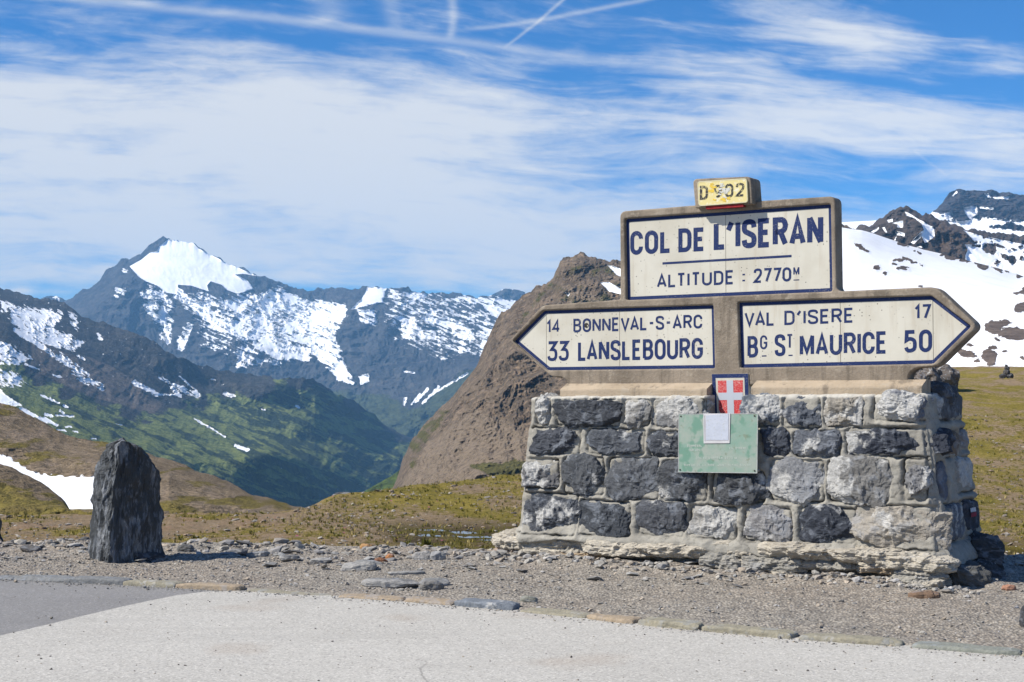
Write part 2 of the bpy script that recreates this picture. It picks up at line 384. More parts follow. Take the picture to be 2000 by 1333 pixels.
# ------------------------------------------------------------------ terrain
def terrain(name, curves, nx, rows, mat, x0=-500, x1=2500, jag=3.0, jagf=60.0, amp=0.03, nf=(110., 70.), ang=0.0, zamp=0.4,
            masks=None, back=1.25, backdrop=0.75, seed=1, steps=0.0, jagg=0.55, calm=True, gain=0.55, smooth=0):
    """A real height surface. curves run from the foot to the ridge, each a list of (x, y, distance) survey points.
    Relief is added in depth (amp, a share of the distance) and in height."""
    xs = np.linspace(x0, x1, nx)
    ys, rs = [], []
    for c in curves:
        c = np.asarray(c, float)
        ys.append(np.interp(xs, c[:, 0], c[:, 1])); rs.append(np.interp(xs, c[:, 0], c[:, 2]))
    ys, rs = np.array(ys), np.array(rs); crest = None
    if smooth:
        dxs = xs[1] - xs[0]; kk = int(3 * smooth / dxs) + 1; ker = np.exp(-.5 * (np.arange(-kk, kk + 1) * dxs / smooth) ** 2); ker /= ker.sum()
        sm = lambda a: np.convolve(np.pad(a, kk, mode='edge'), ker, 'valid')
        raw = ys[-1].copy(); ys = np.array([sm(a) for a in ys]); rs = np.array([sm(a) for a in rs]); crest = raw - ys[-1]
    n = len(curves); par = np.linspace(0, n - 1, rows); i0 = np.minimum(par.astype(int), n - 2); f = (par - i0)[:, None]
    Y = ys[i0] * (1 - f) + ys[i0 + 1] * f; R = rs[i0] * (1 - f) + rs[i0 + 1] * f
    if smooth:
        for _ in range(70):
            Y[1:-1] = .25 * Y[:-2] + .5 * Y[1:-1] + .25 * Y[2:]; R[1:-1] = .25 * R[:-2] + .5 * R[1:-1] + .25 * R[2:]
    Xp = np.broadcast_to(xs, Y.shape)
    u = (par / (n - 1))[:, None]
    if crest is not None: Y = Y + crest[None, :] * u ** 45
    # jagged ridge
    jg = fbm(xs / jagf, xs * 0 + 3.3, 0, 6, seed, jagg) * jag
    Y = Y + jg[None, :] * u ** (45 if smooth else 16)
    ca, sa = math.cos(ang), math.sin(ang)
    gx = (Xp * ca + Y * sa); gy = (Y * ca - Xp * sa)
    w1 = fbm(gx / 160, gy / 160, 5.0, 3, seed + 5) * 22
    rg = ridged((gx + w1) / nf[0], (gy + w1 * 0.6) / nf[1], 0.0, 7, seed + 9, gain) - 0.9
    env = 0.25 + 0.75 * np.sin(np.pi * np.clip(u * 0.92 + 0.06, 0, 1)) ** 0.6
    if masks and 'snow' in masks and calm: env = env * (1 - .85 * sstep(.55, .95, masks['snow'](Xp, Y, u, rg, seed)))
    Rn = R * (1 - amp * rg * env)
    if steps:
        st = fbm(gx / 300, (gy + w1 * .5) / 7.0, 2.0, 4, seed + 3); Rn = Rn * (1 - steps * st * env)
    Yn = Y - zamp * rg * 6.0 * env * (1 - u ** 4)
    a, bz = sight(Xp, Yn)
    P = np.stack([a * Rn, Rn, CAMH + bz * Rn], -1)
    # the far side of the ridge
    top = P[-1]; low = P[0, :, 2].min()
    bk = []
    for k in range(1, 7):
        q = k / 6; b = top.copy(); b[:, 0] *= 1 + (back - 1) * q; b[:, 1] *= 1 + (back - 1) * q
        b[:, 2] = CAMH + (top[:, 2] - CAMH) * (1 + (back - 1) * q) - (np.maximum(top[:, 2] - low, 0) * backdrop + .04 * top[:, 1]) * q ** 1.2
        bk.append(b)
    V = np.concatenate([P.reshape(-1, 3)] + bk)
    nr = rows + 6
    at = {'snow': np.zeros(len(V)), 'veg': np.zeros(len(V)), 'scree': np.zeros(len(V)), 'shrub_shade': np.zeros(len(V))}
    if masks:
        for k, fn in masks.items():
            at[k][:Y.size] = fn(Xp, Y, u, rg, seed).ravel()
            at[k][Y.size:] = np.tile(at[k][Y.size - nx:Y.size], 6)
    F = grid_faces(nr, nx)
    o = mesh_np(name, V, F, mat, smooth=True, attrs=at)
    tag(o, kind='structure')
    return o, P

def areas(lst, X, Y):
    """soft areas: (polygon, value, softness) -> highest value"""
    out = np.zeros(X.shape)
    for poly, val, soft in lst:
        out = np.maximum(out, val * sstep(-soft, soft, poly_sd(X, Y, poly)))
    return out
def zoomed(pts, ox, oy, k): return [(ox + a * k, oy + b * k) for a, b in pts]
def line_areas(lst, X, Y):
    out = np.zeros(X.shape); X, Y = X + 1.7 * fbm(X / 6, Y / 5, 8, 3, 61), Y + 1.7 * fbm(X / 6, Y / 5, 3, 3, 62)
    for (x0, y0, x1, y1, w, val) in lst:
        e = np.array([x1 - x0, y1 - y0]); t = np.clip(((X - x0) * e[0] + (Y - y0) * e[1]) / (e @ e), 0, 1)
        d = np.hypot(X - x0 - e[0] * t, Y - y0 - e[1] * t)
        out = np.maximum(out, val * sstep(w * 1.5, w * 0.5, d))
    return out

# --- far range with the glacier peak
k7 = 560 / 1623.
Z7 = lambda p: zoomed(p, 0, 420, k7)
Z8 = lambda p: zoomed(p, 500, 480, 0.39)
def snow_far(X, Y, u, rg, seed):
    g = areas([(Z7([(955, 140), (1085, 150), (1120, 190), (1200, 230), (1290, 275), (1450, 345), (1375, 332), (1325, 337), (1400, 372), (1435, 420), (1340, 445), (1285, 425), (1255, 395), (1190, 375), (1170, 400), (1180, 432), (1080, 400), (1005, 395), (1000, 450), (940, 440), (890, 400), (830, 378), (785, 350), (735, 292), (800, 255), (850, 215), (890, 205), (905, 175)]), 1.5, 2)], X, Y)
    p = areas([
        (Z7([(985, 450), (1130, 440), (1260, 470), (1440, 430), (1640, 520), (1640, 800), (1480, 770), (1300, 700), (1180, 660), (1130, 600), (1060, 530), (1010, 520)]), .66, 14),
        (Z7([(785, 430), (840, 420), (985, 590), (965, 735), (915, 715), (880, 620), (830, 560)]), .66, 6),
        (Z7([(830, 390), (925, 420), (1000, 520), (940, 560), (850, 470)]), .58, 6),
        (Z7([(1000, 700), (1060, 610), (1095, 620), (1030, 775), (1000, 765)]), .66, 5),
        (Z7([(1100, 650), (1620, 790), (1620, 870), (1350, 870), (1320, 790), (1160, 760)]), .46, 10),
        (Z7([(640, 410), (715, 405), (715, 460), (650, 475)]), .60, 6), (Z7([(690, 310), (725, 310), (725, 330), (690, 330)]), .6, 5),
        (Z8([(0, 240), (110, 210), (250, 265), (440, 290), (470, 320), (400, 440), (440, 560), (490, 680), (440, 690), (380, 640), (300, 560), (160, 540), (0, 500)]), .70, 8),
        (Z8([(110, 240), (250, 270), (430, 300), (465, 320), (400, 440), (330, 430), (240, 400), (150, 340)]), .86, 6),
        (Z8([(0, 460), (160, 510), (290, 560), (250, 580), (100, 570), (0, 520)]), .80, 5),
        (Z8([(560, 205), (655, 210), (635, 285), (560, 300), (470, 325), (530, 270)]), 1.1, 3),
        (Z8([(500, 320), (590, 320), (620, 400), (520, 390)]), .62, 5),
        (Z8([(650, 210), (880, 245), (870, 285), (650, 240)]), .56, 5),
        (Z8([(680, 345), (800, 370), (880, 470), (730, 470), (720, 400)]), .72, 5),
        (Z8([(830, 345), (960, 375), (1090, 420), (1070, 430), (930, 405), (840, 380)]), .84, 3),
        (Z8([(990, 250), (1310, 270), (1300, 340), (1230, 400), (1120, 300), (1000, 300)]), .68, 6),
        (Z8([(1000, 420), (1080, 430), (1080, 545), (1010, 540)]), .70, 6), (Z8([(900, 430), (1010, 480), (960, 530), (900, 500)]), .62, 6),
        (Z8([(1110, 400), (1230, 420), (1180, 560), (1110, 560)]), .60, 6), (Z8([(920, 555), (960, 560), (965, 572), (925, 570)]), .8, 3),
        (Z8([(515, 660), (560, 640), (570, 680), (520, 700)]), .85, 3), (Z8([(735, 625), (800, 632), (800, 642), (740, 640)]), .7, 3),
        (Z8([(740, 760), (758, 760), (745, 810), (735, 800)]), .95, 2),
        (Z8([(640, 230), (1260, 260), (1150, 560), (880, 560), (640, 420)]), .44, 20),
        ], X, Y)
    p = np.maximum(p, line_areas([(345, 570, 400, 615, 9, .85), (400, 612, 470, 650, 9, .85), (470, 648, 600, 700, 7, .82), (318, 600, 328, 668, 4, .85), (372, 640, 355, 682, 4, .88), (474, 690, 464, 716, 3.5, .88), (560, 640, 680, 742, 7, .78), (430, 590, 560, 650, 6, .8)], X, Y))
    p = np.maximum(p, line_areas([(500 + 1060 * .39, 480 + 640 * .39, 500 + 905 * .39, 480 + 730 * .39, 2.2, .95), (500 + 905 * .39, 480 + 725 * .39, 500 + 835 * .39, 480 + 788 * .39, 2.4, .95),
                      (500 + 860 * .39, 480 + 718 * .39, 500 + 800 * .39, 480 + 785 * .39, 2.4, .95), (500 + 820 * .39, 480 + 745 * .39, 500 + 778 * .39, 480 + 795 * .39, 1.8, .9),
                      (500 + 915 * .39, 480 + 708 * .39, 500 + 880 * .39, 480 + 750 * .39, 3.0, .9), (500 + 440 * .39, 480 + 660 * .39, 500 + 485 * .39, 480 + 690 * .39, 3.0, .9)], X, Y))
    c, s = math.cos(0.42), math.sin(0.42)
    gx, gy = X * c + Y * s, Y * c - X * s
    n = fbm(gx / 32, gy / 5.5, 1.0, 7, 77, 0.68); n2 = fbm(X / 9, Y / 14, 4.0, 4, 99, 0.6)
    return np.maximum(g + rg * 0.0, np.where(p > 0.02, p + .04 + n * 0.40 + n2 * 0.20 + .16 * fbm(X / 45, Y / 30, 6.0, 2, 55), 0.0))
far_m = m_mountain('far_rock', [(0.078, 0.078, 0.080), (0.042, 0.044, 0.050), (0.120, 0.112, 0.104)], (0.075, 0.090, 0.040), (0.12, 0.10, 0.09), 5.2, streak=(1, 1, 2.6), edge=0.08, bstr=0.8, sunk=0.38)
def veg_far(X, Y, u, rg, seed):
    return areas([([(640, 760), (760, 770), (800, 800), (900, 730), (1010, 680), (1010, 900), (640, 900)], .8, 16)], X, Y) + fbm(X / 40, Y / 12, 0, 4, 8) * .2
ridge_far = [(-600, 640, 8200), (0, 610, 8200), (90, 597, 8200), (135, 583, 8100), (162, 566, 8000), (195, 552, 8000), (207, 530, 8000), (235, 507, 8000), (262, 500, 8000), (275, 499, 8000), (290, 480, 8000), (303, 470, 8000), (318, 466, 8000), (330, 468, 8000), (374, 472, 8000),
             (385, 482, 7900), (420, 500, 7900), (440, 513, 7800), (480, 526, 7700), (520, 541, 7700), (560, 556, 7700), (600, 569, 7700), (622, 560, 7800), (660, 565, 7800), (700, 567, 7700), (722, 560, 7500), (755, 562, 7500), (800, 566, 7600), (850, 573, 7700), (900, 575, 7800), (960, 580, 7800), (1000, 586, 7800), (1020, 590, 7900), (1400, 620, 8000), (2600, 650, 8000)]
terrain('mountain_range', [
    [(-600, 980, 5000), (600, 980, 5200), (760, 900, 5200), (2600, 950, 5000)],
    [(-600, 850, 5600), (300, 850, 5600), (640, 850, 5700), (760, 832, 5500), (860, 790, 5400), (1000, 740, 5300), (2600, 800, 5500)],
    [(-600, 730, 6700), (200, 700, 6900), (330, 640, 7100), (470, 690, 6500), (600, 650, 7100), (680, 720, 6400), (800, 700, 6500), (900, 680, 6500), (1000, 660, 6500), (2600, 720, 6500)],
    [(-600, 680, 7300), (150, 640, 7500), (240, 560, 7300), (330, 560, 7400), (450, 590, 7300), (560, 620, 7400), (610, 600, 7600), (700, 600, 7100), (860, 630, 7100), (1000, 620, 7100), (2600, 690, 7300)],
    ridge_far], 1000, 420, far_m, x0=-200, x1=1350, jag=6.5, jagf=26, amp=0.010, nf=(60, 60), ang=0.45, zamp=0.15, smooth=26,
    masks={'snow': snow_far, 'veg': veg_far}, seed=11, back=1.12)
# a still more distant summit that shows above its right end
terrain('distant_ridge', [[(-600, 700, 8600), (2600, 700, 8600)], [(-600, 640, 9100), (40, 600, 9100), (85, 580, 9100), (110, 577, 9100), (150, 600, 9100), (700, 640, 9100), (930, 590, 9100), (965, 573, 9000), (985, 563, 9000), (1010, 566, 9000), (1040, 575, 9000), (1200, 620, 9000), (2600, 640, 9000)]],
    600, 40, far_m, x0=-100, x1=1300, jag=2.0, jagf=20, amp=0.02, nf=(60, 60), seed=14, back=1.08, masks={'snow': lambda X, Y, u, rg, s: np.where(fbm(X / 8, Y / 16, 0, 4, 5) > .22, .9, 0.)})

# --- the green slope and dark ridge on the left, falling to the valley on the right
def snow_mid(X, Y, u, rg, seed):
    p = areas([
        (Z7([(40, 510), (180, 520), (350, 540), (350, 590), (300, 640), (420, 690), (485, 720), (420, 775), (250, 742), (150, 690), (60, 620)]), .72, 8),
        (Z7([(380, 540), (440, 560), (440, 660), (400, 640)]), .62, 5),
        ([(0, 585), (25, 592), (25, 612), (0, 612)], .6, 5), (Z7([(-60, 700), (60, 730), (185, 818), (100, 850), (-60, 850)]), .70, 5), (Z7([(-60, 860), (110, 895), (165, 965), (60, 985), (-60, 965)]), .62, 5), (Z7([(-60, 960), (0, 990), (60, 1040), (130, 1080), (50, 1088), (-60, 1060)]), 1.0, 4), (Z7([(100, 1088), (150, 1098), (220, 1140), (180, 1150), (120, 1122)]), .9, 3), (Z7([(200, 1150), (265, 1150), (330, 1190), (320, 1200), (240, 1172)]), .9, 3), (Z7([(0, 810), (120, 770), (180, 800), (160, 830)]), .5, 5), (Z7([(550, 670), (590, 690), (580, 715), (550, 710)]), .75, 4),
        ], X, Y)
    p = np.maximum(p, line_areas([(30, 645, 85, 680, 5, 1.0), (85, 680, 135, 715, 5, .72), (120, 700, 170, 735, 7, .64), (140, 720, 200, 760, 5, .60), (262, 747, 300, 765, 4, .85), (300, 770, 345, 772, 2.2, .66), (340, 755, 385, 772, 7, .68), (310, 738, 350, 760, 1.6, .7), (350, 735, 385, 765, 1.6, .75), *[(a * k7, 420 + b * k7, c * k7, 420 + d * k7, w, v) for a, b, c, d, w, v in ((235, 1020, 335, 1068, 2.2, 1.), (190, 1140, 265, 1160, 2.5, 1.), (255, 1130, 295, 1140, 3, 1.), (320, 1135, 415, 1142, 2, 1.), (370, 1200, 405, 1200, 1.6, 1.), (325, 1218, 375, 1222, 1.8, 1.), (410, 1225, 440, 1230, 1.6, 1.), (340, 1112, 358, 1124, 3, .8), (360, 1080, 380, 1090, 2.5, .9), (340, 780, 420, 850, 3, .62), (440, 930, 500, 965, 2.2, .8), (300, 905, 345, 920, 2, .85), (140, 845, 220, 875, 2, .8), (410, 900, 500, 950, 2, .66), (500, 930, 580, 960, 2, .7), (440, 800, 475, 815, 3, .8), (1100, 1155, 1275, 1258, 1.9, .95), (1330, 1305, 1400, 1330, 3.5, .85), (990, 1000, 1020, 1025, 4, .8), (1010, 975, 1115, 1015, 4, .72), (900, 910, 960, 945, 1.2, .8), (760, 955, 890, 1018, 4, .72), (1265, 1010, 1325, 1024, 3, .8), (1195, 928, 1215, 934, 2, .8), (660, 1185, 690, 1192, 1.2, .8), (515, 1265, 545, 1267, 1.2, .9), (1480, 1100, 1505, 1106, 1.2, .8))], (435, 770, 452, 775, 2.5, .85), (577, 792, 584, 796, 2, .8)], X, Y))
    c, s = math.cos(0.62), math.sin(0.62)
    gx, gy = X * c + Y * s, Y * c - X * s
    n = fbm(gx / 15, gy / 5, 1.0, 6, 177, 0.68)
    return np.where(p > 0.02, p + n * 0.42, fbm(X / 7, Y / 5, 0, 3, 3) * .62 - .14 * sstep(700, 800, Y))
def veg_mid(X, Y, u, rg, seed):
    line = np.interp(X, [-500, 0, 130, 250, 330, 420, 560, 640, 800], [700, 700, 760, 800, 800, 770, 748, 752, 860])
    return sstep(-22, 34, Y - line + fbm(X / 60, Y / 40, 0, 4, 21) * 34) * 1.15 + fbm(X / 30, Y / 16, 2, 4, 31) * .2 - 0.1
def shrub_shade_mid(X, Y, u, rg, seed):
    c, s = math.cos(0.40), math.sin(0.40)
    gx, gy = X * c + Y * s, Y * c - X * s
    n = fbm(gx / 70, gy / 15, 1.0, 7, 277, 0.64)
    deep = sstep(-20, 60, Y - np.interp(X, [0, 250, 420, 600, 800], [800, 900, 915, 900, 880])) * .30
    right = sstep(350, 520, X) * .38  # right flank darkened in colour: shade of the side turned from the sun
    return sstep(-0.06, 0.14, n - 0.24 + deep * .9 + right * .8)
mid_m = m_mountain('slope_rock', [(0.058, 0.056, 0.052), (0.030, 0.032, 0.034), (0.092, 0.084, 0.074)], (0.175, 0.200, 0.058), (0.14, 0.115, 0.095), 2.1, streak=(1, 1, 1.8), vegdark=(0.020, 0.030, 0.020), grassb=(0.100, 0.128, 0.040), bstr=0.7, sunk=0.34, edge=0.07)
terrain('valley_slope', [
    [(-600, 1130, 1400), (300, 1130, 1700), (600, 1130, 2500), (850, 1130, 3300), (2600, 1130, 3300)],
    [(-600, 930, 1500), (0, 940, 1550), (300, 960, 1750), (450, 960, 2200), (600, 990, 2700), (850, 1010, 3500), (2600, 1020, 3500)],
    [(-600, 780, 1750), (0, 800, 1850), (150, 850, 1900), (300, 890, 2100), (420, 905, 2300), (520, 885, 2500), (620, 912, 3000), (720, 940, 3400), (850, 960, 3900), (2600, 960, 3900)],
    [(-600, 690, 2300), (0, 740, 2400), (130, 790, 2450), (300, 830, 2700), (450, 850, 3000), (600, 860, 3300), (720, 880, 3800), (850, 900, 4200), (2600, 940, 4200)],
    [(-600, 600, 2900), (0, 660, 2750), (90, 712, 2800), (200, 770, 2900), (300, 795, 3100), (400, 800, 3400), (520, 790, 3500), (620, 800, 3700), (720, 850, 4100), (850, 885, 4500), (2600, 930, 4500)],
    [(-600, 560, 3600), (0, 588, 3500), (100, 640, 3450), (200, 690, 3400), (330, 740, 3450), (420, 752, 3650), (530, 752, 3600), (620, 765, 3800), (720, 822, 4200), (850, 880, 4700), (2600, 930, 4700)],
    [(-600, 520, 4000), (0, 562, 3900), (30, 572, 3900), (62, 579, 3850), (125, 592, 3800), (140, 602, 3750), (160, 618, 3750), (200, 632, 3700), (260, 650, 3650), (300, 664, 3600), (325, 690, 3600), (350, 698, 3600), (390, 712, 3700), (430, 722, 3750), (500, 732, 3900), (540, 739, 3750), (612, 740, 3850), (640, 762, 4000), (700, 788, 4200), (760, 835, 4500), (800, 856, 4800), (900, 890, 5000), (2600, 930, 5000)]],
    900, 520, mid_m, x0=-450, x1=1150, jag=6.0, jagf=30, amp=0.009, nf=(90, 110), ang=0.75, zamp=0.16, smooth=14,
    masks={'snow': snow_mid, 'veg': veg_mid, 'shrub_shade': shrub_shade_mid, 'scree': lambda X, Y, u, rg, s: areas([([(60, 660), (150, 700), (320, 790), (300, 810), (160, 770), (60, 720)], 1.0, 10), (Z7([(480, 800), (620, 850), (880, 1010), (700, 980)]), 1.0, 8)], X, Y)}, seed=23)

# --- brown craggy mountain in the middle
def snow_crag(X, Y, u, rg, seed):
    return areas([([(1186, 518), (1198, 520), (1224, 530), (1224, 545), (1205, 538)], 1.2, 2.5), ([(1172, 552), (1190, 552), (1214, 566), (1214, 576), (1190, 570)], 1.2, 2.5),
                  ([(1102, 571), (1114, 573), (1110, 580)], 1.0, 2.5)], X, Y) + fbm(X / 7, Y / 7, 0, 3, 4) * .08
crag_m = m_mountain('crag_rock', [(0.215, 0.163, 0.112), (0.110, 0.085, 0.060), (0.330, 0.240, 0.165)], (0.125, 0.115, 0.040), (0.265, 0.205, 0.145), 0.85, streak=(1.0, 1.0, 2.8), vegdark=(0.06, 0.06, 0.03), bstr=0.9, tilt=0.55)
def veg_crag(X, Y, u, rg, seed):
    top = areas([([(1040, 545), (1090, 500), (1220, 500), (1220, 640), (1100, 600)], .30, 12), ([(800, 860), (860, 800), (880, 800), (830, 880), (800, 930)], .46, 8), ([(1020, 610), (1060, 560), (1080, 560), (1000, 660)], .4, 8), ([(920, 910), (1100, 890), (1200, 930), (1000, 960)], .75, 10), ([(1300, 700), (2000, 700), (2000, 900), (1300, 900)], .5, 30)], X, Y)
    return top + .08 + fbm(X / 26, Y / 20, 0, 4, 51) * .28
def scree_crag(X, Y, u, rg, seed):
    return areas([([(780, 950), (840, 860), (930, 800), (1010, 830), (1100, 850), (1100, 960), (780, 1000)], .95, 18), ([(1100, 560), (1220, 590), (1220, 650), (1120, 620)], .8, 12)], X, Y) + fbm(X / 25, Y / 25, 0, 4, 52) * .25
terrain('rocky_mountain', [
    [(-600, 1080, 900), (700, 1080, 900), (790, 1080, 700), (1100, 1010, 520), (1700, 960, 420), (2600, 960, 400)],
    [(-600, 1070, 1200), (700, 1065, 1150), (764, 968, 900), (800, 960, 800), (930, 930, 640), (1100, 900, 560), (1700, 860, 500), (2600, 860, 480)],
    [(-600, 1070, 1400), (700, 1062, 1300), (764, 962, 1060), (800, 905, 980), (870, 880, 850), (950, 850, 800), (1100, 800, 740), (1300, 780, 700), (1700, 760, 680), (2600, 760, 650)],
    [(-600, 1070, 1500), (700, 1061, 1400), (765, 959, 1200), (801, 880, 1150), (872, 800, 1080), (935, 745, 1000), (1000, 690, 960), (1100, 660, 920), (1300, 640, 880), (1700, 640, 800), (2600, 700, 800)],
    [(-600, 1070, 1600), (700, 1060, 1500), (766, 958, 1300), (802, 868, 1270), (873, 789, 1230), (937, 709, 1180), (975, 650, 1150), (1005, 615, 1130), (1060, 590, 1090), (1120, 570, 1060), (1300, 540, 1000), (1700, 560, 900), (2600, 640, 900)],
    [(-600, 1070, 1700), (700, 1060, 1600), (768, 956, 1350), (784, 905, 1340), (803, 862, 1330), (838, 822, 1310), (875, 786, 1290), (905, 755, 1270), (930, 716, 1250), (945, 680, 1240), (960, 648, 1230), (980, 610, 1220), (1000, 597, 1210), (1025, 575, 1200), (1050, 560, 1190), (1078, 548, 1180), (1086, 530, 1175), (1095, 509, 1170), (1112, 499, 1165), (1135, 496, 1160), (1160, 502, 1160), (1180, 508, 1160), (1215, 510, 1160),
     (1350, 480, 1150), (1550, 425, 1150), (1625, 428, 1150), (1645, 438, 1150), (1662, 446, 1150), (1700, 470, 1150), (2600, 700, 1150)]],
    900, 460, crag_m, x0=660, x1=1900, jag=6.0, jagf=24, amp=0.019, nf=(60, 64), ang=-0.30, zamp=0.18, gain=.60,
    masks={'snow': snow_crag, 'veg': veg_crag, 'scree': scree_crag}, seed=37, steps=0.003, jagg=0.6)
# green foot hill in the gap
hill_m = m_mountain('green_hill', [(0.16, 0.12, 0.09), (0.12, 0.09, 0.07), (0.2, 0.15, 0.12)], (0.085, 0.120, 0.026), (0.2, 0.15, 0.11), 1.1, grassb=(0.06, 0.085, 0.02))
terrain('green_hill', [[(-600, 1130, 1380), (2600, 1090, 1380)], [(-600, 1120, 1500), (600, 1060, 1500), (660, 1000, 1500), (700, 968, 1500), (730, 950, 1510), (764, 930, 1520), (790, 912, 1530), (830, 900, 1540), (900, 960, 1540), (2600, 1060, 1540)]],
    300, 90, hill_m, x0=520, x1=1100, jag=1.2, jagf=30, amp=0.006, nf=(60, 60), zamp=0.08, seed=41,
    masks={'veg': lambda X, Y, u, rg, s: 0.9 - .75 * sstep(690, 800, X - (Y - 940) * 1.5 + 10 * fbm(X / 20, Y / 20, 0, 3, 4)) * sstep(930, 970, Y), 'snow': lambda X, Y, u, rg, s: areas([([(743, 958), (750, 957), (749, 963), (744, 962)], 1.3, 1.5)], X, Y)})

# --- brown hill on the left, a snow field in its hollow, a mound before it
brown = [(0.245, 0.190, 0.125), (0.180, 0.138, 0.090), (0.310, 0.240, 0.170)]
bh_m = m_mountain('brown_hill', brown, (0.185, 0.150, 0.042), (0.29, 0.225, 0.16), 0.11, streak=(1, 1, 2.0), grassb=(0.150, 0.118, 0.042), edge=0.03, bstr=0.9, sunk=0.05)
def snow_bh(X, Y, u, rg, seed):
    return areas([([(-300, 800), (-60, 872), (0, 888), (30, 902), (60, 921), (90, 929), (150, 931), (182, 933), (245, 950), (240, 1000), (-300, 1000)], 1.2, 3)], X + fbm(X / 14, Y / 8, 0, 3, 3) * 5, Y + fbm(X / 14, Y / 8, 3, 3, 3) * 5)
def veg_bh(X, Y, u, rg, seed):
    n = fbm(X / 90, Y / 22, 0, 5, 61)
    return np.clip(.30 + n * .7 + .30 * sstep(0, 30, Y - np.interp(X, [0, 300, 600], [960, 965, 975])), 0, 1)
terrain('brown_hill', [
    [(-800, 1130, 40), (2600, 1130, 40)],
    [(-800, 990, 62), (0, 992, 62), (130, 990, 64), (330, 984, 60), (450, 990, 64), (580, 1002, 66), (2600, 1060, 60)],
    [(-800, 900, 90), (0, 935, 92), (80, 942, 90), (200, 948, 84), (330, 940, 78), (450, 962, 84), (575, 996, 90), (2600, 1060, 90)],
    [(-800, 800, 115), (0, 865, 108), (80, 890, 106), (200, 905, 98), (300, 910, 96), (400, 938, 102), (500, 972, 108), (578, 992, 112), (2600, 1060, 110)],
    [(-800, 700, 160), (-200, 750, 150), (0, 784, 146), (30, 796, 145), (60, 812, 143), (80, 824, 142), (105, 836, 141), (125, 848, 140), (160, 856, 140), (200, 863, 140), (240, 872, 139), (300, 888, 138), (350, 905, 137), (400, 925, 136), (440, 940, 135), (470, 953, 134), (490, 966, 133), (520, 972, 132), (550, 982, 131), (580, 990, 130), (620, 1005, 130), (2600, 1060, 130)]],
    700, 360, bh_m, x0=-700, x1=760, jag=3.6, jagf=36, amp=0.010, nf=(80, 50), zamp=0.14, seed=53, back=1.6,
    masks={'snow': snow_bh, 'veg': veg_bh, 'scree': lambda X, Y, u, rg, s: .35 + .5 * fbm(X / 50, Y / 30, 0, 4, 62)})
terrain('grassy_mound', [[(-800, 1080, 44), (2600, 1080, 44)], [(-800, 990, 50), (200, 995, 50), (2600, 1060, 50)],
    [(-800, 840, 66), (-100, 880, 62), (0, 905, 60), (25, 914, 60), (60, 932, 60), (90, 950, 59), (110, 964, 58), (128, 982, 57), (140, 1002, 56), (200, 1030, 56), (2600, 1060, 56)]],
    260, 110, bh_m, x0=-700, x1=330, jag=2.2, jagf=30, amp=0.008, nf=(60, 50), zamp=0.12, seed=59, back=1.15,
    masks={'veg': lambda X, Y, u, rg, s: np.clip(.2 + .75 * sstep(920, 975, Y - .3 * X + 20 * fbm(X / 30, Y / 10, 0, 3, 5)), 0, 1)})

# --- snow slope and peaks on the right
Z9 = lambda p: zoomed(p, 1620, 360, 0.3)
def blotch(lst, X, Y):
    n = fbm(X / 11, Y / 8, 0, 4, 88) * 6.0 + fbm(X / 4.5, Y / 2.8, 0, 3, 188) * 3.5
    o = np.full(X.shape, 9.0)
    for (a, b, sx, sy, r) in lst:
        c, s = math.cos(r), math.sin(r); dx, dy = X - (1620 + a * .3), Y - (360 + b * .3)
        p, q = (dx * c + dy * s) / (sx * .3), (dy * c - dx * s) / (sy * .3)
        o = np.minimum(o, (np.sqrt(p * p + q * q) - 1) * min(sx, sy) * .3)
    return o + n * .42
def snow_slope(X, Y, u, rg, seed):
    b = blotch([(207, 413, 50, 14, .5), (452, 495, 26, 11, 0), (420, 520, 16, 5, 0), (532, 498, 74, 9, .4), (309, 545, 24, 15, 0), (360, 580, 20, 11, .3), (474, 546, 36, 12, .1),
                (480, 397, 34, 10, .3), (582, 447, 16, 6, .4), (780, 472, 60, 18, .25), (890, 490, 70, 17, .1), (990, 520, 50, 32, .5), (1090, 545, 55, 17, .6), (1150, 568, 18, 7, 0), (1240, 590, 26, 22, 0),
                (1212, 712, 14, 6, 0), (1250, 800, 50, 32, -.5), (1130, 905, 60, 20, 0), (1070, 935, 60, 42, .2), (1200, 975, 110, 42, .1), (1090, 1015, 20, 8, .6), (910, 1045, 20, 9, .2), (893, 1105, 66, 24, .15),
                (1040, 1120, 52, 44, .1), (1065, 1065, 28, 14, 0), (1050, 1170, 24, 14, 0), (965, 1152, 20, 10, 0), (1135, 1090, 12, 4, 0), (1255, 1130, 22, 10, .5), (585, 662, 14, 6, 0),
                (1300, 700, 60, 30, 0), (1450, 900, 120, 60, 0)], X, Y)
    return .5 + np.clip(b * .22, -.5, .5)
rs_m = m_mountain('slope_stone', [(0.175, 0.135, 0.108), (0.115, 0.088, 0.072), (0.215, 0.17, 0.14)], (0.12, 0.10, 0.04), (0.2, 0.15, 0.12), 0.5, edge=0.05, snowcol=(0.90, 0.905, 0.92), bstr=0.8, sunk=0.10)
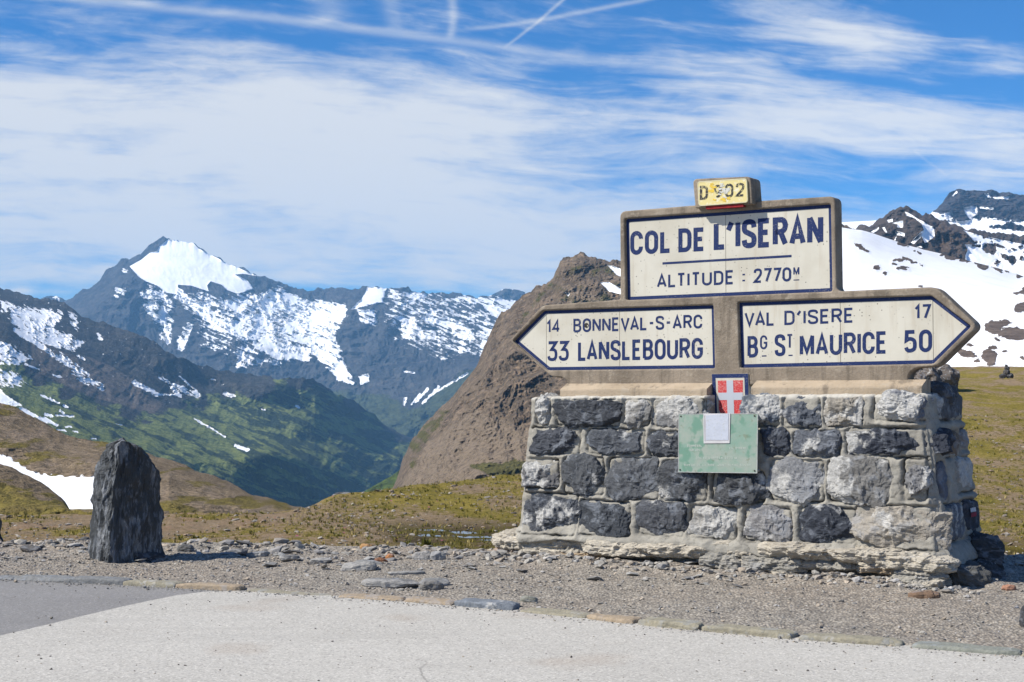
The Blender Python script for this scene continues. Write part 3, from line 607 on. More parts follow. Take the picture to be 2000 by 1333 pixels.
terrain('snow_slope', [
    [(1000, 900, 200), (2900, 900, 200)], [(1000, 900, 330), (1400, 860, 330), (1500, 800, 330), (1600, 752, 330), (2000, 745, 340), (2900, 780, 320)],
    [(1000, 890, 420), (1400, 840, 420), (1500, 770, 420), (1600, 700, 420), (1800, 685, 430), (1930, 672, 400), (2060, 660, 410), (2900, 680, 420)],
    [(1000, 880, 590), (1400, 800, 590), (1500, 690, 590), (1600, 585, 590), (1850, 590, 600), (2000, 600, 620), (2900, 620, 650)],
    [(1000, 870, 720), (1400, 750, 720), (1480, 640, 720), (1550, 520, 720), (1605, 452, 720), (1642, 444, 720), (1683, 450, 730), (1730, 465, 740), (1776, 480, 750), (1806, 489, 760), (1839, 496, 770), (1880, 506, 780), (1930, 519, 790), (1965, 529, 800), (2000, 540, 810), (2900, 600, 800)]],
    520, 330, rs_m, x0=1250, x1=2500, jag=1.2, jagf=60, amp=0.003, nf=(160, 90), zamp=0.06, smooth=20, seed=67, masks={'snow': snow_slope}, jagg=.4)
def snow_peak(X, Y, u, rg, seed):
    s = areas([(Z9([(490, 178), (520, 190), (590, 235), (680, 285), (685, 340), (640, 380), (620, 385), (600, 345), (550, 390), (530, 380), (615, 300), (600, 260), (560, 225), (500, 205)]), 1.1, 1.6),
               (Z9([(372, 235), (410, 225), (415, 245), (385, 252)]), 1.0, 1.5), (Z9([(405, 255), (440, 245), (480, 240), (480, 285), (440, 288), (440, 265)]), .95, 2),
               (Z9([(270, 310), (320, 280), (325, 290), (290, 320)]), 1.0, 1.5), (Z9([(340, 280), (360, 280), (380, 325), (370, 325)]), .9, 1.5), (Z9([(415, 302), (490, 325), (490, 345), (440, 335), (430, 370), (420, 365), (440, 330)]), .95, 1.5),
               (Z9([(600, 400), (620, 420), (560, 410)]), .9, 1.5)], X, Y)
    right = areas([(Z9([(870, 300), (960, 330), (1100, 360), (1300, 400), (1800, 420), (1800, 900), (890, 900), (885, 470), (900, 430), (880, 395), (940, 400), (950, 380)]), 1.0, 2)], X, Y)
    rb = sstep(-1, 1, -blotch([(1045, 420, 44, 36, .3), (1100, 400, 50, 9, .4), (1150, 480, 50, 15, .5), (1190, 495, 30, 26, .4), (1095, 508, 16, 10, 0), (1200, 428, 14, 6, 0), (1250, 410, 14, 6, 0), (960, 400, 22, 10, 0), (1010, 345, 12, 6, 0),
                               (1245, 485, 12, 10, 0), (950, 380, 20, 6, 0), (1080, 520, 16, 12, 0), (1300, 460, 40, 16, .3)], X, Y) )
    return np.clip(np.maximum(s, right - rb * 1.0), 0, 1.2) + fbm(X / 6, Y / 5, 0, 3, 91) * .10
pk_m = m_mountain('peak_rock', [(0.125, 0.098, 0.080), (0.060, 0.052, 0.048), (0.165, 0.128, 0.105)], (0.10, 0.09, 0.04), (0.15, 0.112, 0.086), 1.1, edge=0.06, bstr=1.0, sunk=.12)
terrain('rocky_peak', [
    [(1000, 620, 1050), (2900, 620, 1050)], [(1000, 500, 1250), (1690, 500, 1250), (1800, 500, 1200), (2000, 540, 1150), (2900, 560, 1200)],
    [(1000, 500, 1450), (1684, 470, 1450), (1760, 450, 1500), (1800, 440, 1350), (1850, 450, 1420), (1960, 480, 1500), (2900, 530, 1500)],
    [(1000, 520, 1700), (1640, 470, 1700), (1676, 446, 1700), (1684, 441, 1700), (1697, 439, 1700), (1712, 434, 1690), (1727, 420, 1680), (1737, 411, 1680), (1750, 411, 1670), (1758, 404, 1660), (1770, 401, 1650), (1785, 408, 1640), (1800, 415, 1640), (1820, 422, 1640), (1860, 438, 1650), (1885, 446, 1650), (1930, 452, 1660), (1960, 456, 1660), (2000, 459, 1660), (2900, 520, 1660)]],
    520, 220, pk_m, x0=1560, x1=2500, jag=5.0, jagf=16, amp=0.03, nf=(40, 40), ang=.5, zamp=0.45, seed=71, masks={'snow': snow_peak, 'scree': lambda X, Y, u, rg, s: areas([(Z9([(690, 230), (900, 290), (950, 400), (880, 460), (700, 440), (640, 400), (690, 330)]), 1., 6)], X, Y)})
def snow_far_peak(X, Y, u, rg, seed):
    low = np.interp(X, [1560, 1820, 1870, 1885, 1905, 1925, 2000, 2100, 2500], [430, 414, 428, 433, 428, 424, 432, 450, 450])
    s = sstep(-3, 3, Y - low + 6 * fbm(X / 14, Y / 12, 0, 4, 7))
    s = np.maximum(s, areas([(Z9([(870, 150), (960, 140), (965, 200), (910, 240), (880, 180)]), 1, 2), (Z9([(800, 75), (830, 40), (835, 55), (805, 82)]), 1, 1.5), (Z9([(1005, 60), (1035, 60), (1055, 90), (1030, 92)]), 1, 1.6),
        (Z9([(1060, 85), (1175, 80), (1165, 100), (1080, 98)]), .95, 2), (Z9([(975, 145), (1070, 155), (1070, 168), (980, 160)]), .95, 1.6), (Z9([(670, 205), (800, 180), (840, 240), (700, 225)]), .75, 3)], X, Y))
    rb = sstep(-1, 1, -blotch([(1120, 280, 60, 12, .1), (1190, 275, 50, 20, .3), (1240, 290, 40, 20, 0), (850, 225, 60, 18, .1), (780, 240, 14, 6, 0)], X, Y))
    return s - rb + fbm(X / 7, Y / 5, 0, 3, 92) * .16
fp_m = m_mountain('dark_peak_rock', [(0.075, 0.064, 0.060), (0.045, 0.042, 0.045), (0.11, 0.09, 0.082)], (0.1, 0.1, 0.05), (0.12, 0.1, 0.09), 2.4, edge=0.06, bstr=1.0, sunk=.14)
terrain('dark_peak', [
    [(1000, 600, 2300), (2900, 600, 2300)], [(1000, 480, 2700), (1800, 470, 2700), (2000, 470, 2700), (2900, 500, 2700)],
    [(1000, 470, 3100), (1820, 425, 3100), (1900, 425, 3300), (2000, 420, 3200), (2900, 470, 3100)],
    [(1000, 520, 3600), (1700, 450, 3600), (1815, 419, 3600), (1824, 412, 3600), (1834, 402, 3600), (1846, 388, 3600), (1856, 377, 3600), (1868, 372, 3600), (1900, 371, 3600), (1940, 373, 3600), (1970, 376, 3600), (2000, 382, 3600), (2080, 380, 3600), (2250, 430, 3600), (2900, 520, 3600)]],
    420, 200, fp_m, x0=1600, x1=2450, jag=4.0, jagf=20, amp=0.03, nf=(40, 22), zamp=0.4, seed=73, masks={'snow': snow_far_peak}, steps=.008)

# --- the ground under everything, out to the horizon
fl_m = m_mountain('valley_ground', brown, (0.07, 0.08, 0.03), (0.2, 0.16, 0.12), 5.0)
fx = np.linspace(-9500, 9500, 60); fy = np.linspace(-2500, 9500, 60); FX, FY = np.meshgrid(fx, fy)
FZ = -560 + 25 * fbm(FX / 2500, FY / 2500, 0, 4, 9)
tag(mesh_np('valley_floor', np.stack([FX, FY, FZ], -1).reshape(-1, 3), grid_faces(60, 60), fl_m, smooth=True, attrs={'veg': np.full(3600, .8), 'snow': np.zeros(3600), 'scree': np.zeros(3600), 'shrub_shade': np.zeros(3600)}), kind='structure')

# --- alpine meadow behind the lay-by
def edge_y(X): return 14.6 - 0.165 * X * 0.9 + 0.12 * np.sin(X * 1.7) + 0.06 * np.sin(X * 5.1)
def wall_foot(X, Y):
    ph = math.atan(3000 / 4570.); q = (X - 1.835) * math.sin(ph) + (Y - 12.8) * math.cos(ph); s_ = (X - 1.835) * math.cos(ph) - (Y - 12.8) * math.sin(ph)
    return sstep(-.62, -.16, q) * sstep(-2.7, -2.2, s_) * sstep(2.3, 1.9, s_) * sstep(1.6, 1.2, q)
def gravel_z(X, Y):
    z = 0.022 * fbm(X * 1.1, Y * 1.1, 0, 5, 5) + 0.012 * ridged(X * 3.1, Y * 5.0, 0, 4, 15)
    z = z + 0.05 * np.exp(-((Y - edge_y(X) + .2) / .35) ** 2) * (0.5 + fbm(X * 1.5, Y, 0, 3, 2)) - 0.012
    z = z + .045 * wall_foot(X, Y) * (1 + fbm(X * 2, Y * 2, 4, 3, 8))
    z = z * sstep(0.0, 0.5, Y - kerb_y(X)) + 0.012 * sstep(.0, .1, Y - kerb_y(X))
    return z - 1.1 * sstep(0, 4.5, Y - edge_y(X) - 0.05)
KERB = [(-9.0, 15.1)] + [on_ground(x, y) for x, y in ((-260, 1116), (0, 1131), (245, 1142), (468, 1154), (660, 1166), (800, 1175), (1010, 1193), (1155, 1208), (1250, 1220), (1375, 1232), (1550, 1248), (1770, 1263), (2000, 1282), (2260, 1305))] + [(9.0, 3.6), (40, -16)]
KERB = np.array([(-40, 25.0)] + KERB)
def kerb_y(X): return np.interp(X, KERB[:, 0], KERB[:, 1])
def meadow_crest(X, Y):
    """distance at which the meadow drops away, by bearing"""
    br = X / np.maximum(Y, 1) * FPX + 1000
    return np.interp(br, [-1500, 0, 560, 640, 700, 780, 900, 1000, 1150, 1300], [33, 33.5, 34, 36, 38.5, 40.5, 45, 48, 53, 60])
WATER = -1.292
def meadow_z(X, Y):
    br = X / np.maximum(Y, 1) * FPX + 1000
    base = -1.17 + 0.010 * np.clip(Y - 20, 0, 100) * sstep(1100, 500, br) * 0
    z = base + 0.10 * fbm(X / 6, Y / 9, 0, 5, 101, .5) + 0.030 * fbm(X / .7, Y / .8, 0, 4, 102, .55) + .045 * fbm(X / 2.2, Y / .55, 0, 3, 109, .5)
    z = z + 0.15 * sstep(32, 39, Y) * sstep(500, 800, br)                                   # drier rise beyond the wet hollow
    wet = np.exp(-((Y - 30.0 + 4.5 * sstep(1200, 1800, br)) / 2.6) ** 2) * sstep(640, 860, br) * .13
    z = z - wet + 0.04 * sstep(760, 600, br)
    z = z + sstep(1350, 1850, br) * (sstep(26, 95, Y) * 3.25 + np.clip(Y - 95, 0, 60) * .034 + 0.25 * fbm(X / 9, Y / 14, 3, 4, 103) * sstep(28, 50, Y) - .03)
    c = meadow_crest(X, Y)
    z = z + sstep(1560, 1250, br) * (-.085 * np.clip(Y - c, 0, 400) - .0008 * np.clip(Y - c, 0, 400) ** 2)
    hump = 0.16 * np.exp(-(((br - 650) / 40) ** 2)) * sstep(34, 40, Y)
    return z + hump
mx = np.linspace(-1350, 2700, 760); my = 11.0 * (170 / 11.0) ** np.linspace(0, 1, 430)
BR, MY = np.meshgrid(mx, my); MX = (BR - 1000) / FPX * MY
low_in = -0.9 * 0
MZ = meadow_z(MX, MY)
MZ = MZ - 0.6 * sstep(4, 0, MY - edge_y(MX))                      # slips under the gravel shoulder
n_a = fbm(MX / 1.6, MY / 3.2, 0, 5, 111, .6); n_b = fbm(MX / 5, MY / 6, 4, 5, 112, .55)
gr = np.clip(.42 + .40 * n_a + .38 * n_b, 0, 1)
br_r = sstep(1300, 1700, BR)
wetness = sstep(.17, .0, MZ - WATER) * sstep(35, 31, MY) * sstep(620, 800, BR)
dry = sstep(760, 500, BR)
gr = np.clip(gr + .10 * br_r + .22 * sstep(32, 40, MY) * sstep(600, 800, BR) * (1 - br_r) - .06 * dry, 0, 1)
def m_meadow():
    m, t, b = new_mat('meadow_ground', 0.93, 0.12); v = coord(t)
    n1 = noise(t, vscale(t, v, (1, .55, 1)), 1.3, 7, 0.68); n2 = noise(t, v, 7.5, 6, 0.72); n3 = noise(t, v, 30, 4, 0.7)
    g = X(t, attr(t, 'veg').outputs['Fac']); w = X(t, attr(t, 'wet').outputs['Fac']); dr = X(t, attr(t, 'dry').outputs['Fac'])
    soil = mixc(t, n2.sst(.38, .62), (0.320, 0.232, 0.135), (0.200, 0.145, 0.080)); soil = mixc(t, n3.sst(.50, .60) * .8, soil, (0.40, 0.32, 0.25))
    soil = mixc(t, dr * n1.sst(.45, .62) * .8, soil, (0.34, 0.225, 0.145))
    gc = mixc(t, n1.sst(.38, .62), (0.300, 0.235, 0.046), (0.205, 0.168, 0.030)); gc = mixc(t, n3.sst(.45, .7) * .6, gc, (0.25, 0.195, 0.070)); gc = mixc(t, n2.sst(.52, .62) * .7, gc, (0.075, 0.075, 0.018)); gc = mixc(t, n3.sst(.56, .66) * .5, gc, (0.045, 0.04, 0.015))
    f = (g + (n1 - .5) * 1.3 + (n2 - .5) * 1.5 + (n3 - .5) * .9).sst(.38, .54)
    c = mixc(t, f, soil, gc)
    wc = mixc(t, (n2 + (n1 - .5) * .8).sst(.42, .6), (0.045, 0.030, 0.012), (0.088, 0.080, 0.012)); c = mixc(t, w * .88, c, wc)
    vo = voronoi(t, v, 9.0, out='Color'); sp = t.nodes.new('ShaderNodeSeparateColor'); t.links.new(vo, sp.inputs[0]); vd = voronoi(t, v, 9.0)
    stn = X(t, sp.outputs[0]).sst(.80, .86) * (1.0 - vd.sst(.16, .26)) * (1.0 - f * .6)
    c = mixc(t, stn * .85, c, (0.42, 0.38, 0.33))
    pk = X(t, sp.outputs[1]).sst(.985, .99) * (1.0 - vd.sst(.2, .3)); c = mixc(t, pk, c, (0.55, 0.12, 0.25))
    t.links.new(c, b.inputs['Base Color']); bump(t, b, n2 + n3 * .5 + n1, .9, .10); return m
meadow_m = m_meadow()
tag(mesh_np('meadow', np.stack([MX, MY, MZ], -1).reshape(-1, 3), grid_faces(*MX.shape), meadow_m, smooth=True, attrs={'veg': gr.ravel(), 'wet': wetness.ravel(), 'dry': dry.ravel()}), kind='structure')
wm, wt, wb = new_mat('puddle_water', 0.04, 0.5); wb.inputs['Base Color'].default_value = (0.02, 0.016, 0.010, 1); wb.inputs['IOR'].default_value = 1.33
wn = noise(wt, vscale(wt, coord(wt), (6, 3, 1)), 1, 3, .5); bump(wt, wb, wn, .25, .01)
tag(mesh_np('marsh_water', [(-4.6, 22, WATER), (20, 22, WATER), (20, 34, WATER), (-4.6, 34, WATER)], [(0, 1, 2, 3)], wm), kind='structure')

# ------------------------------------------------------------------ pavement, kerb, gravel shoulder
pav_m = m_pavement('worn_concrete', (0.450, 0.433, 0.395), (0.376, 0.360, 0.326), (0.505, 0.487, 0.445))
asp_m = m_pavement('grey_asphalt', (0.225, 0.220, 0.215), (0.185, 0.180, 0.175), (0.27, 0.265, 0.26), .6)
def flat_poly(name, pts, z, mat):
    bm = bmesh.new(); f = bm.faces.new([bm.verts.new((x, y, z)) for x, y in pts]); bmesh.ops.triangulate(bm, faces=[f], ngon_method='EAR_CLIP')
    for f in bm.faces:
        if f.normal.z < 0: f.normal_flip()
    me = bpy.data.meshes.new(name); bm.to_mesh(me); bm.free(); return tag(link(name, me, mat), kind='structure')
kl = [tuple(p) for p in KERB]
bnd = [on_ground(x, y) for x, y in ((500, 1156), (468, 1154.5), (400, 1157), (345, 1164), (290, 1175), (235, 1187), (180, 1200), (90, 1222), (0, 1243), (-150, 1292), (-320, 1360))]
bfine = [(float(np.interp(t, range(len(bnd)), [p[0] for p in bnd])), float(np.interp(t, range(len(bnd)), [p[1] for p in bnd])) + .012 * float(fbm(t * 5, 0.5, 0, 4, 3))) for t in np.linspace(0, len(bnd) - 1, 160)]
flat_poly('asphalt', [(x, y + .03) for x, y in kl] + [(40, -30), (-40, -30)], 0.0, asp_m)
flat_poly('pavement', [(bfine[0][0], bfine[0][1] + .03)] + [(x, y + .02) for x, y in kl if x > bnd[0][0] + .02] + [(40, -30), (-9, -30), (-9, 4.0)] + bfine[::-1][:-1], 0.004, pav_m)

gxs = np.concatenate([np.linspace(-40, -8, 24)[:-1], np.linspace(-8, 8, 560), np.linspace(8, 40, 24)[1:]])
tt = np.concatenate([np.linspace(0, .60, 250), np.linspace(.60, 1, 50)[1:]])
GX, GT = np.meshgrid(gxs, tt); k0, e0 = kerb_y(GX), edge_y(GX) + 4.6; GY = k0 + (e0 - k0) * GT
GZ = gravel_z(GX, GY)
def m_gravel():
    m, t, b = new_mat('grey_gravel', 0.95, 0.1); v = coord(t); v2 = vscale(t, v, (1, 1, .3))
    n0 = noise(t, v2, .55, 4, .6); n1 = noise(t, v2, 5, 6, .7); n2 = noise(t, v2, 30, 4, .7)
    vc = voronoi(t, v2, 48, out='Color'); sp = t.nodes.new('ShaderNodeSeparateColor'); t.links.new(vc, sp.inputs[0]); r = X(t, sp.outputs[0]); vd = voronoi(t, v2, 48)
    c = mixc(t, n0.sst(.35, .65), (0.335, 0.288, 0.235), (0.345, 0.315, 0.268)); c = mixc(t, n1.sst(.4, .7) * .6, c, (0.25, 0.225, 0.195))
    c = mixc(t, r.sst(.6, .9) * .7, c, (0.16, 0.15, 0.135)); c = mixc(t, (1.0 - r).sst(.7, .95) * .6, c, (0.44, 0.41, 0.36)); c = mixc(t, vd.sst(.35, .7) * .6, c, (0.10, 0.09, 0.08))
    t.links.new(c, b.inputs['Base Color']); bump(t, b, (1.0 - vd) + n2 * .6 + n1, .8, .012); return m
grav_m = m_gravel()
tag(mesh_np('gravel_shoulder', np.stack([GX, GY, GZ], -1).reshape(-1, 3), grid_faces(*GX.shape), grav_m, smooth=True), kind='structure')

# ------------------------------------------------------------------ rocks
def cube_grid(n):
    """unit cube surface, n x n quads a side, welded"""
    V = []; F = []; idx = {}
    a = np.linspace(-1, 1, n + 1)
    for ax in range(3):
        for sg in (-1, 1):
            g = []
            for i in range(n + 1):
                row = []
                for j in range(n + 1):
                    p = [0, 0, 0]; p[ax] = sg; p[(ax + 1) % 3] = a[i]; p[(ax + 2) % 3] = a[j]
                    k = tuple(round(q, 5) for q in p)
                    if k not in idx: idx[k] = len(V); V.append(p)
                    row.append(idx[k])
                g.append(row)
            for i in range(n):
                for j in range(n):
                    q = [g[i][j], g[i + 1][j], g[i + 1][j + 1], g[i][j + 1]]
                    F.append(q if sg > 0 else q[::-1])
    return np.array(V, float), np.array(F)
_CG = {}
def rock_mesh(dims, seed, n=14, power=5.0, cuts=9, cut_lo=.80, rough=.02, rl=.10, strata=0.0, fine=.006, warp=1.0):
    """broken stone: rounded block, cut by random planes, roughened; dims are half sizes"""
    if n not in _CG: _CG[n] = cube_grid(n)
    V, F = _CG[n]; V = V.copy(); rs_ = np.random.RandomState(seed)
    nrm = (np.abs(V) ** power).sum(1) ** (1 / power); V = V / nrm[:, None]
    for i in range(cuts):
        d = rs_.normal(size=3); d /= np.linalg.norm(d); k = rs_.uniform(cut_lo, 1.12) * np.abs(d).sum() ** .55
        o = np.maximum(0, V @ d - k); V -= d * o[:, None] * .9
    V = V + .055 * np.stack([fbm(V[:, 1] * .9 + seed * 5.1, V[:, 2] * .9, k_ * 7.7, 2, 60 + k_) for k_ in range(3)], -1) * warp
    V = V * np.array(dims); N = V / (np.linalg.norm(V, axis=1)[:, None] + 1e-9)
    s = seed * 3.7
    r = rough * (ridged(V[:, 0] / rl + s, V[:, 1] / rl, V[:, 2] / rl, 4, seed % 97) - .8) + fine * fbm(V[:, 0] / (rl * .22) + s, V[:, 1] / (rl * .22), V[:, 2] / (rl * .22), 3, seed % 89)
    if strata:
        q = fbm(V[:, 2] / (.028) + .8 * fbm(V[:, 0] * 2, V[:, 1] * 2, s, 2, 3), V[:, 0] * 1.3 + s, V[:, 1] * 1.3, 3, seed % 71)
        H = N.copy(); H[:, 2] *= .15; V = V + H * (strata * q)[:, None]
    V = V + N * r[:, None]
    return V, F
def rock_obj(name, dims, loc, rot, seed, mat, color, pale, parent=None, **kw):
    V, F = rock_mesh(dims, seed, **kw); o = mesh_np(name, V, F, mat, parent)
    o.location = loc; o.rotation_euler = rot; o.color = (*color, pale); return o

rock_m = m_rock('broken_stone')
slate_m = m_rock('slate', light=(0.36, 0.35, 0.33), scale=7, strata=(1, 1, 4))
ledge_m = m_rock('bedded_rock', light=(0.50, 0.455, 0.375), scale=5, strata=(1, 1, 5.5))

# kerb stones: individual slabs, most nearly flush
kerb_px = [(-110, -12, 1125, .035, 'grey'), (-10, 33, 1130, .03, 'grey'), (36, 141, 1134, .05, 'grey'), (142, 243, 1139, .06, 'grey'), (245, 345, 1146, .05, 'buff'), (347, 468, 1151, .055, 'tan'), (476, 655, 1160, .012, 'buff'),
           (665, 795, 1169, .03, 'tan'), (797, 894, 1176, .04, 'tan'), (896, 1010, 1185, .065, 'blue'), (1022, 1156, 1199, .03, 'buff'), (1158, 1245, 1211, .045, 'tan'), (1254, 1374, 1223, .06, 'buff'), (1378, 1555, 1236, .055, 'buff'), (1562, 1772, 1254, .05, 'buff'), (1782, 2003, 1270, .04, 'green'), (2012, 2200, 1295, .04, 'buff')]
kc = {'grey': ((0.20, 0.205, 0.205), .60), 'buff': ((0.30, 0.275, 0.205), .50), 'tan': ((0.36, 0.285, 0.20), .40), 'blue': ((0.17, 0.19, 0.215), .38), 'green': ((0.24, 0.25, 0.215), .55)}
klab = {'grey': 'flat blue grey kerb slab at the edge of the dark asphalt', 'buff': 'flat buff kerb slab between pale paving and gravel', 'tan': 'flat warm tan kerb slab between pale paving and gravel', 'blue': 'raised blue grey kerb slab with a dark broken right end', 'green': 'long grey green kerb slab at the right end of the kerb'}
kuniq = {2: 'long blue grey kerb slab left of the standing stone on the asphalt edge', 3: 'thick blue grey kerb slab in front of the standing stone with a dark chipped end', 4: 'grey buff kerb slab between the chipped grey slab and the orange tan slab', 5: 'orange tan kerb slab where the dark asphalt meets the pale paving',
         6: 'faint sunken kerb slab just right of the orange tan slab', 7: 'pinkish kerb slab half buried in gravel with a dark pebble at its right end', 8: 'short yellow tan kerb slab touching the raised blue grey slab', 10: 'sunken buff kerb slab just right of the raised blue grey slab', 11: 'short bulging yellow kerb slab below the left part of the sign wall',
         12: 'buff kerb slab with rough front and dark broken right end below the green plaque', 13: 'long sandy kerb slab with a dark brown right end, below the sign wall', 14: 'longest flat buff kerb slab, lying left of the grey green one', 0: 'blue grey kerb slab at the far left end of the row', 1: 'short grey kerb slab at the left frame edge', 16: 'buff kerb slab at the far right end of the row'}
for i, (xa, xb, y, hh, kind) in enumerate(kerb_px):
    sl = (1290 - 1131) / 2000.0; A = on_ground(xa, y - (xb - xa) * .045 + 2); B = on_ground(xb, y + (xb - xa) * .05 + 2)
    # keep to the kerb line
    A = (A[0], kerb_y(A[0])); B = (B[0], kerb_y(B[0]))
    L = math.hypot(B[0] - A[0], B[1] - A[1]); ang = math.atan2(B[1] - A[1], B[0] - A[0])
    col, pale = kc[kind]
    o = rock_obj('kerb_stone', (L / 2 * .985, .085, .075), ((A[0] + B[0]) / 2, (A[1] + B[1]) / 2 + .03, hh * .72 - .075), (random.uniform(-.02, .02), random.uniform(-.012, .012), ang), 300 + i, rock_m, col, pale * .35, n=16, power=9, cuts=6, cut_lo=.9, rough=.006, rl=.12, fine=.003)
    tag(o, kuniq.get(i, klab[kind]), 'kerb stone', 'kerb stones along the paving edge')

# small stones, too many to count
ico = bmesh.new(); bmesh.ops.create_icosphere(ico, subdivisions=1, radius=1); IV = np.array([v.co[:] for v in ico.verts]); IF = np.array([[v.index for v in f.verts] for f in ico.faces]); ico.free()
def pebble_mesh(name, P, size, mat, flat=(.35, .75), seed=0, pal=None, sink=.25):
    r = np.random.RandomState(seed); N = len(P); nv = len(IV)
    base = []
    for k in range(24):
        v = IV.copy() + r.normal(0, .13, IV.shape)
        for c in range(4):
            d = r.normal(size=3); d /= np.linalg.norm(d); o = np.maximum(0, v @ d - r.uniform(.45, .8)); v -= d * o[:, None]
        base.append(v)
    base = np.array(base); v = base[r.randint(0, 24, N)].copy()
    v[:, :, 0] *= r.uniform(.8, 1.5, N)[:, None]; v[:, :, 1] *= r.uniform(.6, 1.1, N)[:, None]; v[:, :, 2] *= r.uniform(*flat, N)[:, None]
    til = r.normal(0, .18, (N, 2)); v[:, :, 2] += v[:, :, 0] * til[:, :1] + v[:, :, 1] * til[:, 1:]
    a = r.uniform(0, 6.283, N); c, s = np.cos(a)[:, None], np.sin(a)[:, None]
    x, y = v[:, :, 0] * c - v[:, :, 1] * s, v[:, :, 0] * s + v[:, :, 1] * c; v[:, :, 0], v[:, :, 1] = x, y
    v = v * size[:, None, None]; v[:, :, 2] += (size * sink)[:, None]
    v = v + P[:, None, :]
    F = (IF[None] + (np.arange(N) * nv)[:, None, None]).reshape(-1, 3)
    pal = np.array(pal); t = pal[r.randint(0, len(pal), N)] * r.uniform(.75, 1.2, N)[:, None]
    o = mesh_np(name, v.reshape(-1, 3), F, mat, attrs={'tint': np.repeat(t, nv, 0)}); tag(o, kind='stuff'); return o
tm, tt_, tb = new_mat('pebble', 0.9, 0.2); tv = coord(tt_); tn = noise(tt_, tv, 60, 4, .7)
tt_.links.new(mixc(tt_, tn.sst(.4, .7) * .5, attr(tt_, 'tint').outputs['Color'], (0.12, 0.11, 0.10)), tb.inputs['Base Color'])
PAL = [(0.33, 0.315, 0.285), (0.27, 0.262, 0.245), (0.38, 0.355, 0.31), (0.21, 0.205, 0.20), (0.40, 0.34, 0.27), (0.30, 0.27, 0.235), (0.35, 0.34, 0.33)]
rs = np.random.RandomState(5)
def shoulder_pts(n, xlo, xhi, tfun):
    x = rs.uniform(xlo, xhi, n); t = tfun(n); y = kerb_y(x) + .12 + t * (edge_y(x) - kerb_y(x) - .1); return x, y
x, y = shoulder_pts(16000, -7.5, 7.5, lambda n: rs.uniform(0, 1, n))
dens = fbm(x * .8, y * 1.2, 0, 3, 44); keep = rs.uniform(-.7, .6, len(x)) < dens + .35 * (x < .5) * ((y - kerb_y(x)) > .9); x, y = x[keep], y[keep]
pebble_mesh('loose_gravel', np.stack([x, y, gravel_z(x, y)], -1), np.exp(rs.normal(-4.75, .42, len(x))), tm, seed=1, pal=PAL)
x, y = shoulder_pts(1900, -8, 7.5, lambda n: 1 - np.abs(rs.normal(0, .10, n))); 
pebble_mesh('edge_stones', np.stack([x, y, gravel_z(x, y)], -1), np.clip(np.exp(rs.normal(-3.7, .50, len(x))), 0, .085), tm, (.28, .6), seed=2, pal=PAL)
x, y = shoulder_pts(330, -8, 1.8, lambda n: rs.uniform(.3, 1, n) ** .7)
pebble_mesh('slate_chips', np.stack([x, y, gravel_z(x, y)], -1), np.clip(np.exp(rs.normal(-3.45, .45, len(x))), 0, .09), tm, (.14, .3), seed=3, pal=[(0.30, 0.30, 0.29), (0.36, 0.35, 0.33), (0.24, 0.24, 0.24), (0.16, 0.16, 0.165), (0.42, 0.40, 0.37)])
ss = rs.uniform(-2.4, 2.1, 520); qq = -.14 - np.abs(rs.normal(0, .13, 520)); ph_ = math.atan(3000 / 4570.); x = 1.835 + ss * math.cos(ph_) + qq * math.sin(ph_); y = 12.8 - ss * math.sin(ph_) + qq * math.cos(ph_)
pebble_mesh('foot_stones', np.stack([x, y, gravel_z(x, y)], -1), np.clip(np.exp(rs.normal(-3.85, .45, 520)), 0, .05), tm, (.35, .7), seed=12, pal=PAL)
x = rs.uniform(-4.5, 5, 420); y = 7 + rs.uniform(0, 1, 420) * (kerb_y(x) - 7.1); 
pebble_mesh('paving_grit', np.stack([x, y, 0 * x + .004], -1), np.exp(rs.normal(-5.25, .35, 420)), tm, (.5, .8), seed=4, pal=[(0.07, 0.065, 0.06), (0.12, 0.11, 0.1), (0.3, 0.27, 0.22)])
x = rs.uniform(-4.5, 5, 1500); y = kerb_y(x) - np.abs(rs.normal(0, .12, 1500)) - .02
pebble_mesh('kerb_grit', np.stack([x, y, 0 * x + .004], -1), np.exp(rs.normal(-5.2, .35, 1500)), tm, (.5, .8), seed=6, pal=PAL)

